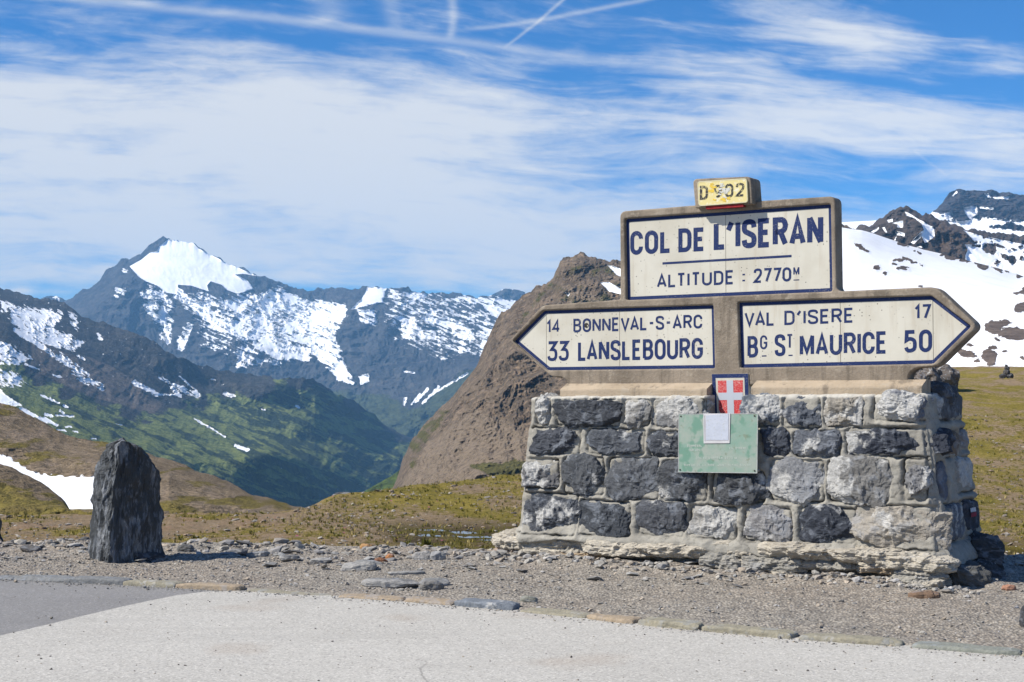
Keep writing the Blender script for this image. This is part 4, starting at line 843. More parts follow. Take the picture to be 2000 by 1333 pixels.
# individual rocks on the shoulder
solo = [((505, 1088), (.105, .06, .03), (0.20, 0.20, 0.20), .5, 'flat grey slate lying on the gravel right of the standing stone'),
        ((566, 1093), (.09, .05, .028), (0.17, 0.17, 0.17), .3, 'dark slab on the gravel beyond the tan kerb, left of centre'),
        ((627, 1097), (.095, .06, .03), (0.22, 0.22, 0.22), .6, 'flat pale topped grey slab on the gravel behind the sunken kerb'),
        ((700, 1113), (.15, .10, .04), (0.22, 0.22, 0.21), .65, 'smooth domed grey stone half sunk in the gravel'),
        ((745, 1097), (.06, .05, .03), (0.22, 0.10, 0.05), .05, 'small rust brown stone on the gravel left of the puddles'),
        ((762, 1089), (.035, .03, .03), (0.45, 0.20, 0.08), .1, 'little orange stone near the far gravel edge'),
        ((716, 1071), (.06, .045, .035), (0.42, 0.24, 0.10), .2, 'orange capped stone on the far gravel edge'),
        ((826, 1092), (.09, .06, .05), (0.28, 0.27, 0.26), .55, 'blocky grey stone on the gravel left of the sign wall'),
        ((856, 1093), (.07, .05, .05), (0.30, 0.30, 0.30), .65, 'white flecked cube like stone just left of the sign wall foot'),
        ((762, 1143), (.22, .14, .04), (0.22, 0.215, 0.205), .55, 'wide grey boulder top bulging from the gravel with a dark hollow'),
        ((790, 1120), (.17, .05, .02), (0.26, 0.26, 0.255), .65, 'long thin pale slate ridge in the gravel'),
        ((845, 1140), (.13, .10, .035), (0.22, 0.22, 0.215), .5, 'cracked grey outcrop in the gravel above the tan kerb slabs'),
        ((842, 1150), (.09, .07, .05), (0.20, 0.19, 0.175), .4, 'rounded dark edged cobble below the cracked outcrop'),
        ((720, 1105), (.13, .05, .03), (0.25, 0.25, 0.245), .6, 'slanting pale slate blade beside the domed stone'),
        ((1033, 1174), (.06, .035, .03), (0.24, 0.24, 0.2), .4, 'small flat stone just behind the kerb near the blue grey slab'),
        ((1805, 1168), (.11, .05, .035), (0.20, 0.13, 0.085), .12, 'elongated brown stone lying on the gravel below the wall corner'),
        ((1741, 1126), (.075, .05, .035), (0.50, 0.42, 0.36), .7, 'pinkish white flat stone against the wall foot at right'),
        ((1851, 1160), (.04, .03, .025), (0.26, 0.28, 0.29), .4, 'small bluish pebble right of the elongated brown stone'),
        ((1970, 1153), (.05, .04, .025), (0.38, 0.20, 0.13), .15, 'reddish flat stone at the right edge beyond the dark rocks'),
        ((1968, 1128), (.06, .05, .03), (0.30, 0.31, 0.31), .6, 'pale grey stone at the right edge on the far gravel'),
        ((2006, 1224), (.035, .10, .09), (0.05, 0.05, 0.055), .1, 'dark upright stone cut off by the right frame edge'),
        ((60, 1076), (.10, .06, .03), (0.10, 0.09, 0.08), .15, 'low dark brown stone at the left edge of the gravel'),
        ((165, 1062), (.05, .03, .03), (0.10, 0.10, 0.10), .1, 'small black stone left of the standing stone'),
        ((363, 1078), (.075, .05, .045), (0.12, 0.12, 0.12), .2, 'dark jagged stone just right of the standing stone'),
        ((462, 1081), (.10, .05, .035), (0.13, 0.13, 0.135), .3, 'dark flat slab on the gravel left of the pale slates'),
        ((283, 1135 - 42), (.19, .07, .055), (0.05, 0.05, 0.055), .1, 'dark slab lying at the foot of the standing stone')]
for i, ((px, py), dm, col, pale, lab) in enumerate(solo):
    gx_, gy_ = on_ground(px, py, .02)
    o = rock_obj('rock', dm, (gx_, gy_, float(gravel_z(np.array([gx_]), np.array([gy_]))[0]) + dm[2] * .45), (random.uniform(-.12, .12), random.uniform(-.1, .1), random.uniform(-.35, .35)), 400 + i, slate_m, col, pale, n=12, power=3.2, cuts=10, cut_lo=.62, rough=dm[2] * .2, rl=.08, fine=.003)
    tag(o, lab, 'rock', 'rocks lying on the gravel')

# meadow stones and tufts
def meadow_pts(n, lo=17.5, hi=60, a=-1200, b=2600):
    br = rs.uniform(a, b, n); yy = np.exp(rs.uniform(math.log(lo), math.log(hi), n)); return (br - 1000) / FPX * yy, yy, br
x, y, br = meadow_pts(15000, 16.8, 75, -300, 2300); k = (y < meadow_crest(x, y) + 1) & (fbm(x / 2, y / 3, 0, 3, 9) > -.15); x, y = x[k], y[k]
pebble_mesh('meadow_stones', np.stack([x, y, meadow_z(x, y)], -1), np.clip(np.exp(rs.normal(-3.75, .45, len(x))) * (y / 25) ** .5, .012, .10), tm, (.3, .6), seed=8, pal=[(0.36, 0.32, 0.27), (0.28, 0.25, 0.21), (0.42, 0.38, 0.33), (0.20, 0.17, 0.14), (0.33, 0.25, 0.19)])
def tufts(name, x, y, z, hgt, wid, seed, mat, nb=7):
    r = np.random.RandomState(seed); N = len(x); a = r.uniform(0, 6.283, (N, nb)); ln = r.uniform(.3, .95, (N, nb)); hh = hgt[:, None] * r.uniform(.6, 1.15, (N, nb)); ro = wid[:, None] * r.uniform(.0, .7, (N, nb))
    bx = x[:, None] + np.cos(a) * ro; by = y[:, None] + np.sin(a) * ro; w = .22 * wid[:, None] * np.ones((N, nb))
    tx = bx + np.cos(a) * ln * hh * .8; ty = by + np.sin(a) * ln * hh * .8
    p0 = np.stack([bx - np.sin(a) * w, by + np.cos(a) * w, z[:, None] - .01 + 0 * bx], -1); p1 = np.stack([bx + np.sin(a) * w, by - np.cos(a) * w, z[:, None] - .01 + 0 * bx], -1); p2 = np.stack([tx, ty, z[:, None] + hh], -1)
    Vv = np.stack([p0, p1, p2], 2).reshape(-1, 3); F = np.arange(len(Vv)).reshape(-1, 3)
    g = r.uniform(0, 1, N); pal = np.array([(0.25, 0.20, 0.05), (0.17, 0.155, 0.03), (0.36, 0.29, 0.12), (0.11, 0.11, 0.025)]); t = pal[r.randint(0, 4, N)]
    o = mesh_np(name, Vv, F, mat, attrs={'tint': np.repeat(t, nb * 3, 0)}); tag(o, kind='stuff'); return o
gm, gt, gb = new_mat('grass_blade', 0.8, 0.1); gt.links.new(attr(gt, 'tint').outputs['Color'], gb.inputs['Base Color'])
x, y, br = meadow_pts(26000, 16.5, 80, -300, 2300)
k = (y < meadow_crest(x, y) + 1.0) & (fbm(x / 1.6, y / 3.2, 0, 5, 111, .6) + .5 * (y > 28) * (br > 600) + rs.uniform(-.35, .35, len(x)) > .02) & (meadow_z(x, y) > WATER + .004); x, y = x[k], y[k]
tufts('grass', x, y, meadow_z(x, y), rs.uniform(.025, .075, len(x)) * (y / 22) ** .3, rs.uniform(.03, .07, len(x)), 9, gm)
tx_, ty_ = on_ground(832, 1069, -1.05); tt2 = np.array([tx_]); 
tag(tufts('grass_tuft', tt2, np.array([ty_]), np.array([-1.05]), np.array([.16]), np.array([.10]), 10, gm, 60), 'dry blond grass tuft standing by the marsh puddles', 'grass tuft', kind='thing')
tag(rock_obj('rock', (.30, .22, .12), tuple(at_depth(672, 971, 41)), (0, 0, .3), 480, slate_m, (0.06, 0.06, 0.06), .45, n=10, power=3, cuts=8, cut_lo=.6), 'small dark and white rock on the meadow crest', 'rock', 'rocks out on the meadow')
for i, (px, py, sc, lab) in enumerate([(1965, 736, .55, 'small dark cairn on the skyline of the right hill'), (1790, 728, 1.6, 'grey boulder showing under the right arrow of the sign')]):
    pass

# outcrop on the right-hand skyline behind the wall
tag(rock_obj('rock_outcrop', (1.25, 1.2, .8), tuple(at_depth(1812, 744, 78)), (0, .10, .2), 490, rock_m, (0.13, 0.11, 0.095), .2, n=22, power=3, cuts=12, cut_lo=.6, rough=.25, rl=1.1, fine=.06), 'grey rock outcrop seen behind the wall under the right arrow', 'rock outcrop')
cairn = bpy.data.objects.new('cairn', None); C.objects.link(cairn); c0 = at_depth(1966, 738, 92); cairn.location = c0
tag(cairn, 'tiny dark cairn on the skyline of the right hill', 'cairn')
for i, (a, b, c, s_) in enumerate([(-.22, 0, .1, .22), (.2, 0, .1, .25), (0, 0, .33, .2), (.03, 0, .55, .15), (-.01, 0, .72, .1)]):
    rock_obj('stone', (s_, s_ * .8, s_ * .7), (a, b, c), (0, 0, i), 500 + i, rock_m, (0.06, 0.055, 0.05), .1, parent=cairn, n=4, power=3, cuts=5, cut_lo=.6)

# ------------------------------------------------------------------ standing stone
def standing_stone(prof, Yc, name, lab, seed, col, pale, split=0.20):
    """prof: rows of (y, left, corner, right) survey points from foot to top"""
    rows = 90; P = np.array(prof, float)[::-1]; ys = np.linspace(P[-1, 0], P[0, 0], rows); P = P[np.argsort(P[:, 0])]
    Lx, Cx, Rx = (np.interp(ys, P[:, 0], P[:, k]) for k in (1, 2, 3))
    V = []; segs = (26, 60, 16, 40, 14)
    for y_, l, c, r_ in zip(ys, Lx, Cx, Rx):
        k = Yc / FPX; z = CAMH + sight(1000, y_)[1] * Yc; xl, xc, xr = ((q - 1000) * k for q in (l, c, r_)); wx = lambda q, dd: (q - 1000) / FPX * (Yc + dd)
        d1 = .30 * (xc - xl) / .16 if xc - xl < .16 else .30
        d1 = .12 + (xc - xl) * 1.1; wd = xr - xc; d2 = wd * .58
        c4 = [(wx(l, d1), d1), (xc, 0), (wx(r_, d2), d2), (wx(r_ - 6, d2 + .18), d2 + .18), (wx(l + 20, d1 + .22), d1 + .22)]
        ring = []
        for i in range(5):
            a, b = np.array(c4[i]), np.array(c4[(i + 1) % 5])
            for q in range(segs[i]): ring.append(a + (b - a) * q / segs[i])
        V.append([(p[0], Yc + p[1], z) for p in ring])
    V = np.array(V); cen = V[:, :, :2].mean(1, keepdims=True); n = V[:, :, :2] - cen; n /= np.linalg.norm(n, axis=2, keepdims=True)
    X_, Y_, Z_ = V[..., 0], V[..., 1], V[..., 2]
    dd = .026 * (ridged(X_ * 9, Y_ * 9, Z_ * 2.0, 5, seed) - .8) + .030 * fbm(X_ * 4, Y_ * 4, Z_ * 3, 4, seed + 1) + .010 * (ridged(X_ * 22, Y_ * 22, Z_ * 5, 3, seed + 2) - .8)
    V[:, :, :2] += n * dd[..., None]
    ncol = V.shape[1]; top = V[-1]; tc = top.mean(0)
    caps = []
    for f in (.75, .5, .25, .06):
        t = tc + (top - tc) * f; t[:, 2] = top[:, 2] + (.02 + .035 * fbm(t[:, 0] * 9, t[:, 1] * 9, 0, 3, seed)) * (1 - f); caps.append(t)
    V = np.concatenate([V.reshape(-1, 3)] + caps)
    base = np.array([cen[0, 0, 0], cen[0, 0, 1], 0]); F = grid_faces(rows + 4, ncol, True)
    o = mesh_np(name, V - base, F, slate_dark); o.location = base; o.color = (*col, pale); tag(o, lab, 'standing stone', 'standing stones along the lay-by'); return o
slate_dark = m_rock('dark_slate', light=(0.20, 0.215, 0.235), scale=13, strata=(2.2, 2.2, .5), rough=.6)
standing_stone([(1106, 180, 216, 322), (1100, 181, 216, 322), (1060, 182, 218, 320), (1020, 182, 219, 317), (985, 182, 219, 315), (972, 184, 221, 314), (966, 183, 222, 314), (940, 181, 226, 313), (925, 184, 228, 307), (905, 193, 232, 297), (893, 199, 232, 289), (885, 204, 230, 282), (878, 209, 231, 277), (871, 214, 232, 268), (866, 221, 234, 257), (862, 230, 237, 247)], 13.6,
               'standing_stone', 'tall dark slate standing stone behind the kerb at left', 9, (0.054, 0.059, 0.063), .30)
standing_stone([(1072, -100, -80, 10), (1060, -100, -80, 9), (1045, -98, -80, 5), (1030, -95, -78, 1), (1000, -92, -72, -4), (940, -84, -70, -14), (900, -70, -66, -30)], 15.6,
               'standing_stone', 'dark standing stone cut off by the left frame edge', 19, (0.054, 0.059, 0.063), .30)

# ------------------------------------------------------------------ the sign wall
PHI = math.atan(3000 / 4570.); WO = np.array([1.835, 12.8]); ww = np.array([math.cos(PHI), -math.sin(PHI)]); wm_ = np.array([math.sin(PHI), math.cos(PHI)])
wall = bpy.data.objects.new('sign_wall', None); C.objects.link(wall); wall.location = (WO[0], WO[1], 0); wall.rotation_euler = (0, 0, -PHI)
tag(wall, kind='thing'); tag(wall, 'rough stone wall carrying a concrete mountain pass signpost with two arrow boards', 'signpost')
def wl(x, y, q):
    """point of the wall plane at depth q on a survey sight line -> (along wall, height)"""
    a, b = sight(x, y); Y = (q + WO @ wm_) / (wm_[0] * a + wm_[1]); P = np.array([a * Y, Y]) - WO
    return float(P @ ww), float(CAMH + b * Y)
def wside(x, y, s):
    a, b = sight(x, y); Y = (s + WO @ ww) / (ww[0] * a + ww[1]); P = np.array([a * Y, Y]) - WO
    return float(P @ wm_), float(CAMH + b * Y)

mort_m = m_mortar('cement_mortar'); conc_m = m_concrete('weathered_concrete'); conc_l = m_concrete('plinth_concrete', (0.42, 0.34, 0.25), (0.33, 0.265, 0.19)); enam_m = m_enamel('cream_enamel')
blue_m = m_paint('blue_enamel', (0.008, 0.022, 0.095), (0.55, 0.53, 0.45), .625, 120, rough=.55, spec=.25); blk_m = m_paint('black_letters', (0.03, 0.03, 0.03), (0.60, 0.52, 0.25), .56, 60)
yel_m = m_paint('yellow_enamel', (0.66, 0.56, 0.25), (0.70, 0.66, 0.50), .58, 25); red_m = m_paint('red_enamel', (0.48, 0.03, 0.032), (0.62, 0.42, 0.38), .54, 110, rough=.55)
pale_m = m_paint('pale_cross', (0.43, 0.46, 0.51), (0.42, 0.44, 0.47), .6, 40); dark_m = m_simple('dark_gap', (0.03, 0.027, 0.024), (0.05, 0.045, 0.04), 20)

# masonry: (course, px box) -> stones of the front
SB, SR = wl(1010, 1035, 0)[0], wl(1839, 1075, 0)[0]
ZT = 1.455
def qf(z): return 0.085 * np.clip(z, 0, 1.6) / 1.5
def s_left(z): return SB + .10 * (z - .25) / 1.25
def s_right(z): return SR - .16 * (z - .25) / 1.25
QB = 1.05
front = [ # x0,y0,x1,y1, colour, pale, extra depth
 (1043, 774, 1070, 831, (0.30, 0.29, 0.27), .62), (1084, 781, 1206, 833, (0.050, 0.055, 0.065), .08), (1214, 782, 1266, 833, (0.20, 0.195, 0.185), .45), (1271, 780, 1372, 834, (0.19, 0.19, 0.19), .66),
 (1451, 776, 1519, 833, (0.12, 0.14, 0.17), .42), (1526, 781, 1599, 837, (0.075, 0.085, 0.105), .25), (1609, 777, 1681, 833, (0.29, 0.265, 0.225), .50), (1702, 768, 1806, 823, (0.15, 0.16, 0.19), .52),
 (1029, 835, 1131, 887, (0.060, 0.066, 0.080), .20), (1146, 838, 1256, 888, (0.080, 0.088, 0.102), .16), (1266, 844, 1345, 893, (0.062, 0.068, 0.080), .12), (1362, 842, 1474, 892, (0.08, 0.085, 0.09), .2),
 (1487, 839, 1537, 889, (0.045, 0.052, 0.068), .10), (1551, 843, 1639, 894, (0.115, 0.125, 0.145), .32), (1652, 836, 1828, 893, (0.036, 0.042, 0.058), .33),
 (1018, 897, 1092, 953, (0.11, 0.11, 0.115), .56), (1102, 893, 1180, 967, (0.080, 0.086, 0.095), .18), (1189, 895, 1285, 976, (0.092, 0.098, 0.108), .20), (1294, 900, 1380, 978, (0.075, 0.080, 0.088), .34), (1391, 920, 1493, 980, (0.062, 0.066, 0.072), .14),
 (1504, 898, 1608, 981, (0.23, 0.235, 0.245), .52), (1619, 898, 1734, 983, (0.185, 0.18, 0.17), .38), (1764, 896, 1812, 978, (0.17, 0.17, 0.175), .38),
 (1010, 963, 1130, 1045, (0.065, 0.072, 0.086), .36), (1136, 978, 1233, 1047, (0.055, 0.062, 0.073), .16), (1249, 983, 1340, 1047, (0.075, 0.080, 0.092), .22), (1349, 988, 1440, 1053, (0.34, 0.33, 0.31), .66),
 (1456, 992, 1547, 1058, (0.24, 0.235, 0.235), .45), (1564, 992, 1673, 1060, (0.036, 0.042, 0.056), .24), (1674, 988, 1836, 1074, (0.33, 0.30, 0.255), .44)]
corner = {7: .16, 14: .22, 22: .24, 29: .20, 0: .2, 8: .22, 15: .2, 23: .22}
rects = []
for (x0, y0, x1, y1, c, p) in front:
    s0, zb = wl(x0, (y0 + y1) / 2, .04)[0], wl((x0 + x1) / 2, y1, .03)[1]; s1, zt_ = wl(x1, (y0 + y1) / 2, .04)[0], wl((x0 + x1) / 2, y0, .05)[1]
    rects.append((s0, s1, zb, zt_))
sides = [ # on the right-hand end face
 (1826, 764, 1881, 822, (0.090, 0.095, 0.105), .25), (1838, 842, 1873, 894, (0.17, 0.125, 0.085), .12), (1874, 838, 1888, 880, (0.25, 0.25, 0.26), .5), (1815, 903, 1847, 988, (0.13, 0.14, 0.17), .2),
 (1862, 893, 1903, 962, (0.29, 0.265, 0.235), .5), (1847, 984, 1882, 1058, (0.12, 0.13, 0.15), .4), (1880, 976, 1913, 1045, (0.05, 0.055, 0.07), .08)]
srects = []
for (x0, y0, x1, y1, c, p) in sides:
    zm = .9; sr = s_right(wl(1840, (y0 + y1) / 2, 0)[1])
    q0, zb = wside(x0, (y0 + y1) / 2, sr)[0], wside((x0 + x1) / 2, y1, sr)[1]; q1, zt_ = wside(x1, (y0 + y1) / 2, sr)[0], wside((x0 + x1) / 2, y0, sr)[1]
    srects.append((q0, q1, zb, zt_))
QB = 1.15
srects = [(max(r[0], .13), min(r[1], QB - .06), r[2], r[3]) for r in srects]
NOT0, NOT1, NOTZ = wl(1380, 790, .1)[0], wl(1462, 790, .1)[0], wl(1425, 828, .06)[1]

def rbox(px, pz, r, rr=.035):
    cx, cz, hx, hz = (r[0] + r[1]) / 2, (r[2] + r[3]) / 2, (r[1] - r[0]) / 2, (r[3] - r[2]) / 2
    dx, dz = np.abs(px - cx) - hx + rr, np.abs(pz - cz) - hz + rr
    return np.hypot(np.maximum(dx, 0), np.maximum(dz, 0)) + np.minimum(np.maximum(dx, dz), 0) - rr
def mortar_body():
    zs = np.linspace(-.10, ZT, 190); prof = []
    nF, nS = 430, 120
    ring0 = []
    for z in zs:
        sl, sr, q0, q1 = s_left(z), s_right(z), float(qf(z)), QB - float(qf(z))
        fr = [(sl + (sr - sl) * t, q0, 0) for t in np.linspace(0, 1, nF, endpoint=False)]
        rt = [(sr, q0 + (q1 - q0) * t, 1) for t in np.linspace(0, 1, nS, endpoint=False)]
        bk = [(sr + (sl - sr) * t, q1, 2) for t in np.linspace(0, 1, 80, endpoint=False)]
        lf = [(sl, q1 + (q0 - q1) * t, 3) for t in np.linspace(0, 1, 60, endpoint=False)]
        ring0.append(fr + rt + bk + lf)
    R = np.array(ring0); Sx, Q, side = R[..., 0], R[..., 1], R[..., 2]; Z = np.broadcast_to(zs[:, None], Sx.shape).copy()
    # rounded corners
    sl, sr = s_left(Z), s_right(Z); rr = .06
    nx = np.where(side == 1, 1.0, np.where(side == 3, -1.0, 0)); ny = np.where(side == 0, -1.0, np.where(side == 2, 1.0, 0))
    bx = sstep(rr, 0, sr - Sx) - sstep(rr, 0, Sx - sl); by = -sstep(rr, 0, Q - qf(Z)) + sstep(rr, 0, QB - qf(Z) - Q)
    cn = np.minimum(np.abs(bx), np.abs(by)); Sx = Sx - np.sign(bx) * cn * rr * .45; Q = Q - np.sign(by) * cn * rr * .45
    joint = np.zeros(Sx.shape); off = np.zeros(Sx.shape)
    d = np.full(Sx.shape, 9.0)
    for r in rects: d = np.where((side == 0), np.minimum(d, rbox(Sx, Z, r)), d)
    for r in srects: d = np.where((side == 1), np.minimum(d, rbox(Q, Z, r)), d)
    dn = d + .010 * fbm(Sx * 14, Z * 14, Q * 14, 3, 7)
    off += .020 * sstep(.0, .03, dn) * 1.0 - .036 * np.exp(-((dn + .004) / .007) ** 2) * (.4 + .9 * sstep(-.2, .5, fbm(Sx * 5, Z * 5, Q * 5, 2, 12)))
    joint = np.exp(-((dn + .003) / .006) ** 2) * sstep(-.35, .4, fbm(Sx * 5, Z * 5, Q * 5, 2, 12))
    off += .016 * fbm(Sx * 3.5, Z * 5, Q * 3.5, 4, 21) + .006 * fbm(Sx * 14, Z * 20, Q * 14, 4, 22)
    Zf = Z + .05 * fbm(Sx * 1.6, Q * 1.6, 0, 3, 31) + .02; foot = sstep(.36, .25, Zf) * sstep(.17, .21, Zf); off += (.045 * foot - .10 * sstep(.20, .16, Zf)) * (side != 2)
    crack = np.exp(-(fbm(Sx * 1.7, Z * 2.3, Q * 1.7, 4, 35) / .016) ** 2) * sstep(.3, .6, fbm(Sx * .9, Z * .9, Q, 2, 36) + .45); off -= .005 * crack * (d > .01); joint = np.maximum(joint, crack * .6 * (d > .01))
    Sx = Sx + nx * off; Q = Q + ny * off; lift = lambda s_: .03 * np.clip((s_ - SB) / (SR - SB), 0, 1)
    Z = Z + lift(Sx) * sstep(1.38, ZT, Z)
    # ledge at the top: lumpy rounded shoulder
    rings = [np.stack([Sx, Q, Z], -1)]; cs, cq = Sx[-1].mean(), .5
    hgt = .010 * fbm(Sx[-1] * 3, Q[-1] * 3, 0, 3, 41)
    for k, (ins, up) in enumerate([(.012, .018), (.035, .034), (.07, .044), (.12, .050), (.22, .054), (.35, .058), (.46, .06)]):
        tx = np.where(Sx[-1] < cs, np.minimum(Sx[-1] + ins, cs), np.maximum(Sx[-1] - ins, cs)); tq = np.where(Q[-1] < QB / 2, np.minimum(Q[-1] + ins, QB / 2), np.maximum(Q[-1] - ins, QB / 2))
        tx = np.where((side[-1] == 0) | (side[-1] == 2), np.clip(Sx[-1], s_left(ZT) + ins, s_right(ZT) - ins), tx); tq = np.where((side[-1] == 1) | (side[-1] == 3), np.clip(Q[-1], qf(ZT) + ins, QB - qf(ZT) - ins), tq)
        rings.append(np.stack([tx, tq, ZT + lift(tx) + up * .5 + hgt * .8 + .006 * fbm(tx * 9, tq * 9, 0, 3, 42)], -1)[None])
    V = np.concatenate(rings); s_, q_, z_ = V[..., 0], V[..., 1], V[..., 2]
    cap = sstep(ZT - .03, ZT + .012, z_ - lift(s_))
    # the notch for the coat of arms
    inn = sstep(NOT0 - .006, NOT0 + .012, s_) * sstep(NOT1 + .006, NOT1 - .012, s_) * sstep(NOTZ - .01, NOTZ + .02, z_) * (q_ < .36)
    V[..., 1] = np.where(q_ < .36, q_ + (.36 - q_) * inn, q_)
    jn = np.concatenate([joint, np.zeros((7, joint.shape[1]))])
    o = mesh_np('mortar', V.reshape(-1, 3), grid_faces(V.shape[0], V.shape[1], True), mort_m, wall, True, attrs={'joint': jn.ravel(), 'cap': cap.ravel()})
    return o
mortar_body()
for i, ((x0, y0, x1, y1, c, p), r) in enumerate(zip(front, rects)):
    zc = (r[2] + r[3]) / 2; ex = corner.get(i, 0); hx, hz = (r[1] - r[0]) / 2, (r[3] - r[2]) / 2
    hy = .085 + ex * .5; s0 = (r[0] + r[1]) / 2; q0 = float(qf(zc)) - .034 + hy - random.uniform(.006, .03)
    if i in (7, 14, 22, 29): hx += .012; s0 += .006
    if i == 4: hx += .01
    rock_obj('stone', (hx * 1.11, hy, hz * 1.13), (s0, q0, zc), (random.uniform(-.03, .03), random.uniform(-.03, .03), random.uniform(-.03, .03)), 20 + i, rock_m, c, p, wall, n=34, power=5.5, cuts=34, cut_lo=.66, rough=.020, rl=.12, fine=.008, warp=2.0)
for i, ((x0, y0, x1, y1, c, p), r) in enumerate(zip(sides, srects)):
    zc = (r[2] + r[3]) / 2; sr = s_right(zc)
    rock_obj('stone', (.10, (r[1] - r[0]) / 2, (r[3] - r[2]) / 2), (sr - .075, (r[0] + r[1]) / 2, zc), (0, random.uniform(-.03, .03), 0), 70 + i, rock_m, c, p, wall, n=22, power=4, cuts=9, cut_lo=.84, rough=.014, rl=.12, fine=.004)
# left-hand end and back: plain stones for anyone who walks round
for k, zc in enumerate((.42, .74, 1.0, 1.3)):
    for j, qq in enumerate((.32, .62, .88)):
        rock_obj('stone', (.09, .12, .11), (s_left(zc) + .07, qq, zc), (0, 0, 0), 120 + k * 5 + j, rock_m, random.choice([(0.06, 0.065, 0.08), (0.15, 0.15, 0.15), (0.24, 0.22, 0.19)]), .3, wall, n=10, power=4, cuts=9, cut_lo=.84, rough=.014, rl=.12)
    for j in range(8):
        rock_obj('stone', (.17, .09, .11), (SB + .38 + j * .41 + (k % 2) * .12, QB - float(qf(zc)) - .07, zc), (0, 0, 0), 150 + k * 9 + j, rock_m, random.choice([(0.06, 0.065, 0.08), (0.15, 0.15, 0.15), (0.24, 0.22, 0.19)]), .3, wall, n=10, power=4, cuts=9, cut_lo=.84, rough=.014, rl=.12)
rock_obj('stone', (.22, .30, .10), (SR - .34, .72, ZT + .05), (0, .12, .1), 98, rock_m, (0.06, 0.062, 0.068), .1, wall, n=18, power=3, cuts=9, cut_lo=.7, rough=.02)
# waymark painted on the dark end stone
wq, wz = wside(1893, 1000, s_right(.5))
for nm, mm, dz in (('white_paint_mark', m_simple('white_paint', (0.55, 0.55, 0.57), (0.35, 0.35, 0.37), 30), .018), ('red_paint_mark', m_simple('red_paint', (0.30, 0.03, 0.05), (0.16, 0.03, 0.04), 30), -.020)):
    gy, gz = np.meshgrid(np.linspace(wq - .075, wq + .075, 10), np.linspace(wz + dz - .017, wz + dz + .017, 5))
    mesh_np(nm, np.stack([s_right(gz) + .040 + .003 * fbm(gy * 30, gz * 30, 0, 2, 3), gy, gz], -1).reshape(-1, 3), grid_faces(5, 10), mm, wall)

# bedded rock that the wall stands on
BT, BG_, BB = (0.37, 0.29, 0.20), (0.30, 0.285, 0.25), (0.42, 0.38, 0.31)
base_px = [(955, 1040, 1048, 1074, .02, BB, .55), (960, 1064, 1034, 1100, .04, (0.36, 0.28, 0.22), .5), (1018, 1050, 1150, 1086, .0, BG_, .6), (1030, 1078, 1165, 1110, .01, BT, .35),
           (1128, 1060, 1275, 1084, -.09, BB, .66), (1238, 1064, 1374, 1086, -.11, BB, .66), (1140, 1082, 1200, 1108, .0, BT, .4), (1356, 1060, 1505, 1084, -.03, BB, .6), (1362, 1080, 1470, 1114, -.05, BG_, .55), (1440, 1084, 1562, 1124, -.07, BG_, .45),
           (1478, 1066, 1640, 1090, -.10, BB, .62), (1560, 1088, 1690, 1112, -.03, BG_, .5), (1618, 1072, 1764, 1102, -.11, BB, .62), (1690, 1086, 1850, 1116, -.13, BG_, .66), (1672, 1100, 1760, 1118, -.08, BT, .5), (1732, 1110, 1842, 1138, -.11, BG_, .6), (1755, 1130, 1836, 1152, -.13, BG_, .5)]
for i, (x0, y0, x1, y1, q, c, p) in enumerate(base_px):
    s0, s1 = wl(x0 - 3, y1, q)[0], wl(x1 + 3, y1, q)[0]; zb, zt_ = wl((x0 + x1) / 2, y1, q)[1], wl((x0 + x1) / 2, y0, q)[1]; dep = .20
    rock_obj('base_rock', ((s1 - s0) / 2, dep, (zt_ - zb) / 2 + .012), ((s0 + s1) / 2, q + dep - .02, (zb + zt_) / 2), (random.uniform(.02, .08), random.uniform(-.03, .03), random.uniform(-.06, .06)), 220 + i * 3, ledge_m, c, p, wall, n=44, power=3.4, cuts=16, cut_lo=.78, rough=.030, rl=.12, strata=.012, fine=.006, warp=2.2)
for i, (x0, y0, x1, y1, qq, c) in enumerate([(1826, 1098, 1925, 1150, .30, (0.10, 0.10, 0.095)), (1880, 1096, 1956, 1152, .62, (0.045, 0.048, 0.052)), (1872, 1044, 1948, 1112, .88, (0.05, 0.055, 0.06)), (1845, 1062, 1890, 1110, .5, (0.13, 0.125, 0.115))]):
    a = at_depth((x0 + x1) / 2, y1, 12.05 + .25 * i); b = at_depth((x0 + x1) / 2, y0, 12.05 + .25 * i); k = (12.05 + .25 * i) / FPX
    P = (a + b) / 2; v = P[:2] - WO
    rock_obj('base_rock', ((x1 - x0) / 2 * k, .22, (b[2] - a[2]) / 2 + .03), (float(v @ ww), float(v @ wm_), P[2] - .02), (.1, .1, PHI + .2), 250 + i, slate_m, c, .1, wall, n=22, power=2.8, cuts=10, cut_lo=.7, rough=.03, rl=.2)
rock_obj('base_rock', (1.9, .25, .16), (-.1, QB + .05, .02), (0, 0, 0), 260, ledge_m, (0.28, 0.26, 0.22), .5, wall, n=20, power=4, rough=.02, strata=.02)
rock_obj('base_rock', (.22, .42, .16), (SB - .02, .62, .06), (0, 0, 0), 262, ledge_m, (0.30, 0.27, 0.22), .5, wall, n=20, power=4, rough=.02, strata=.02)

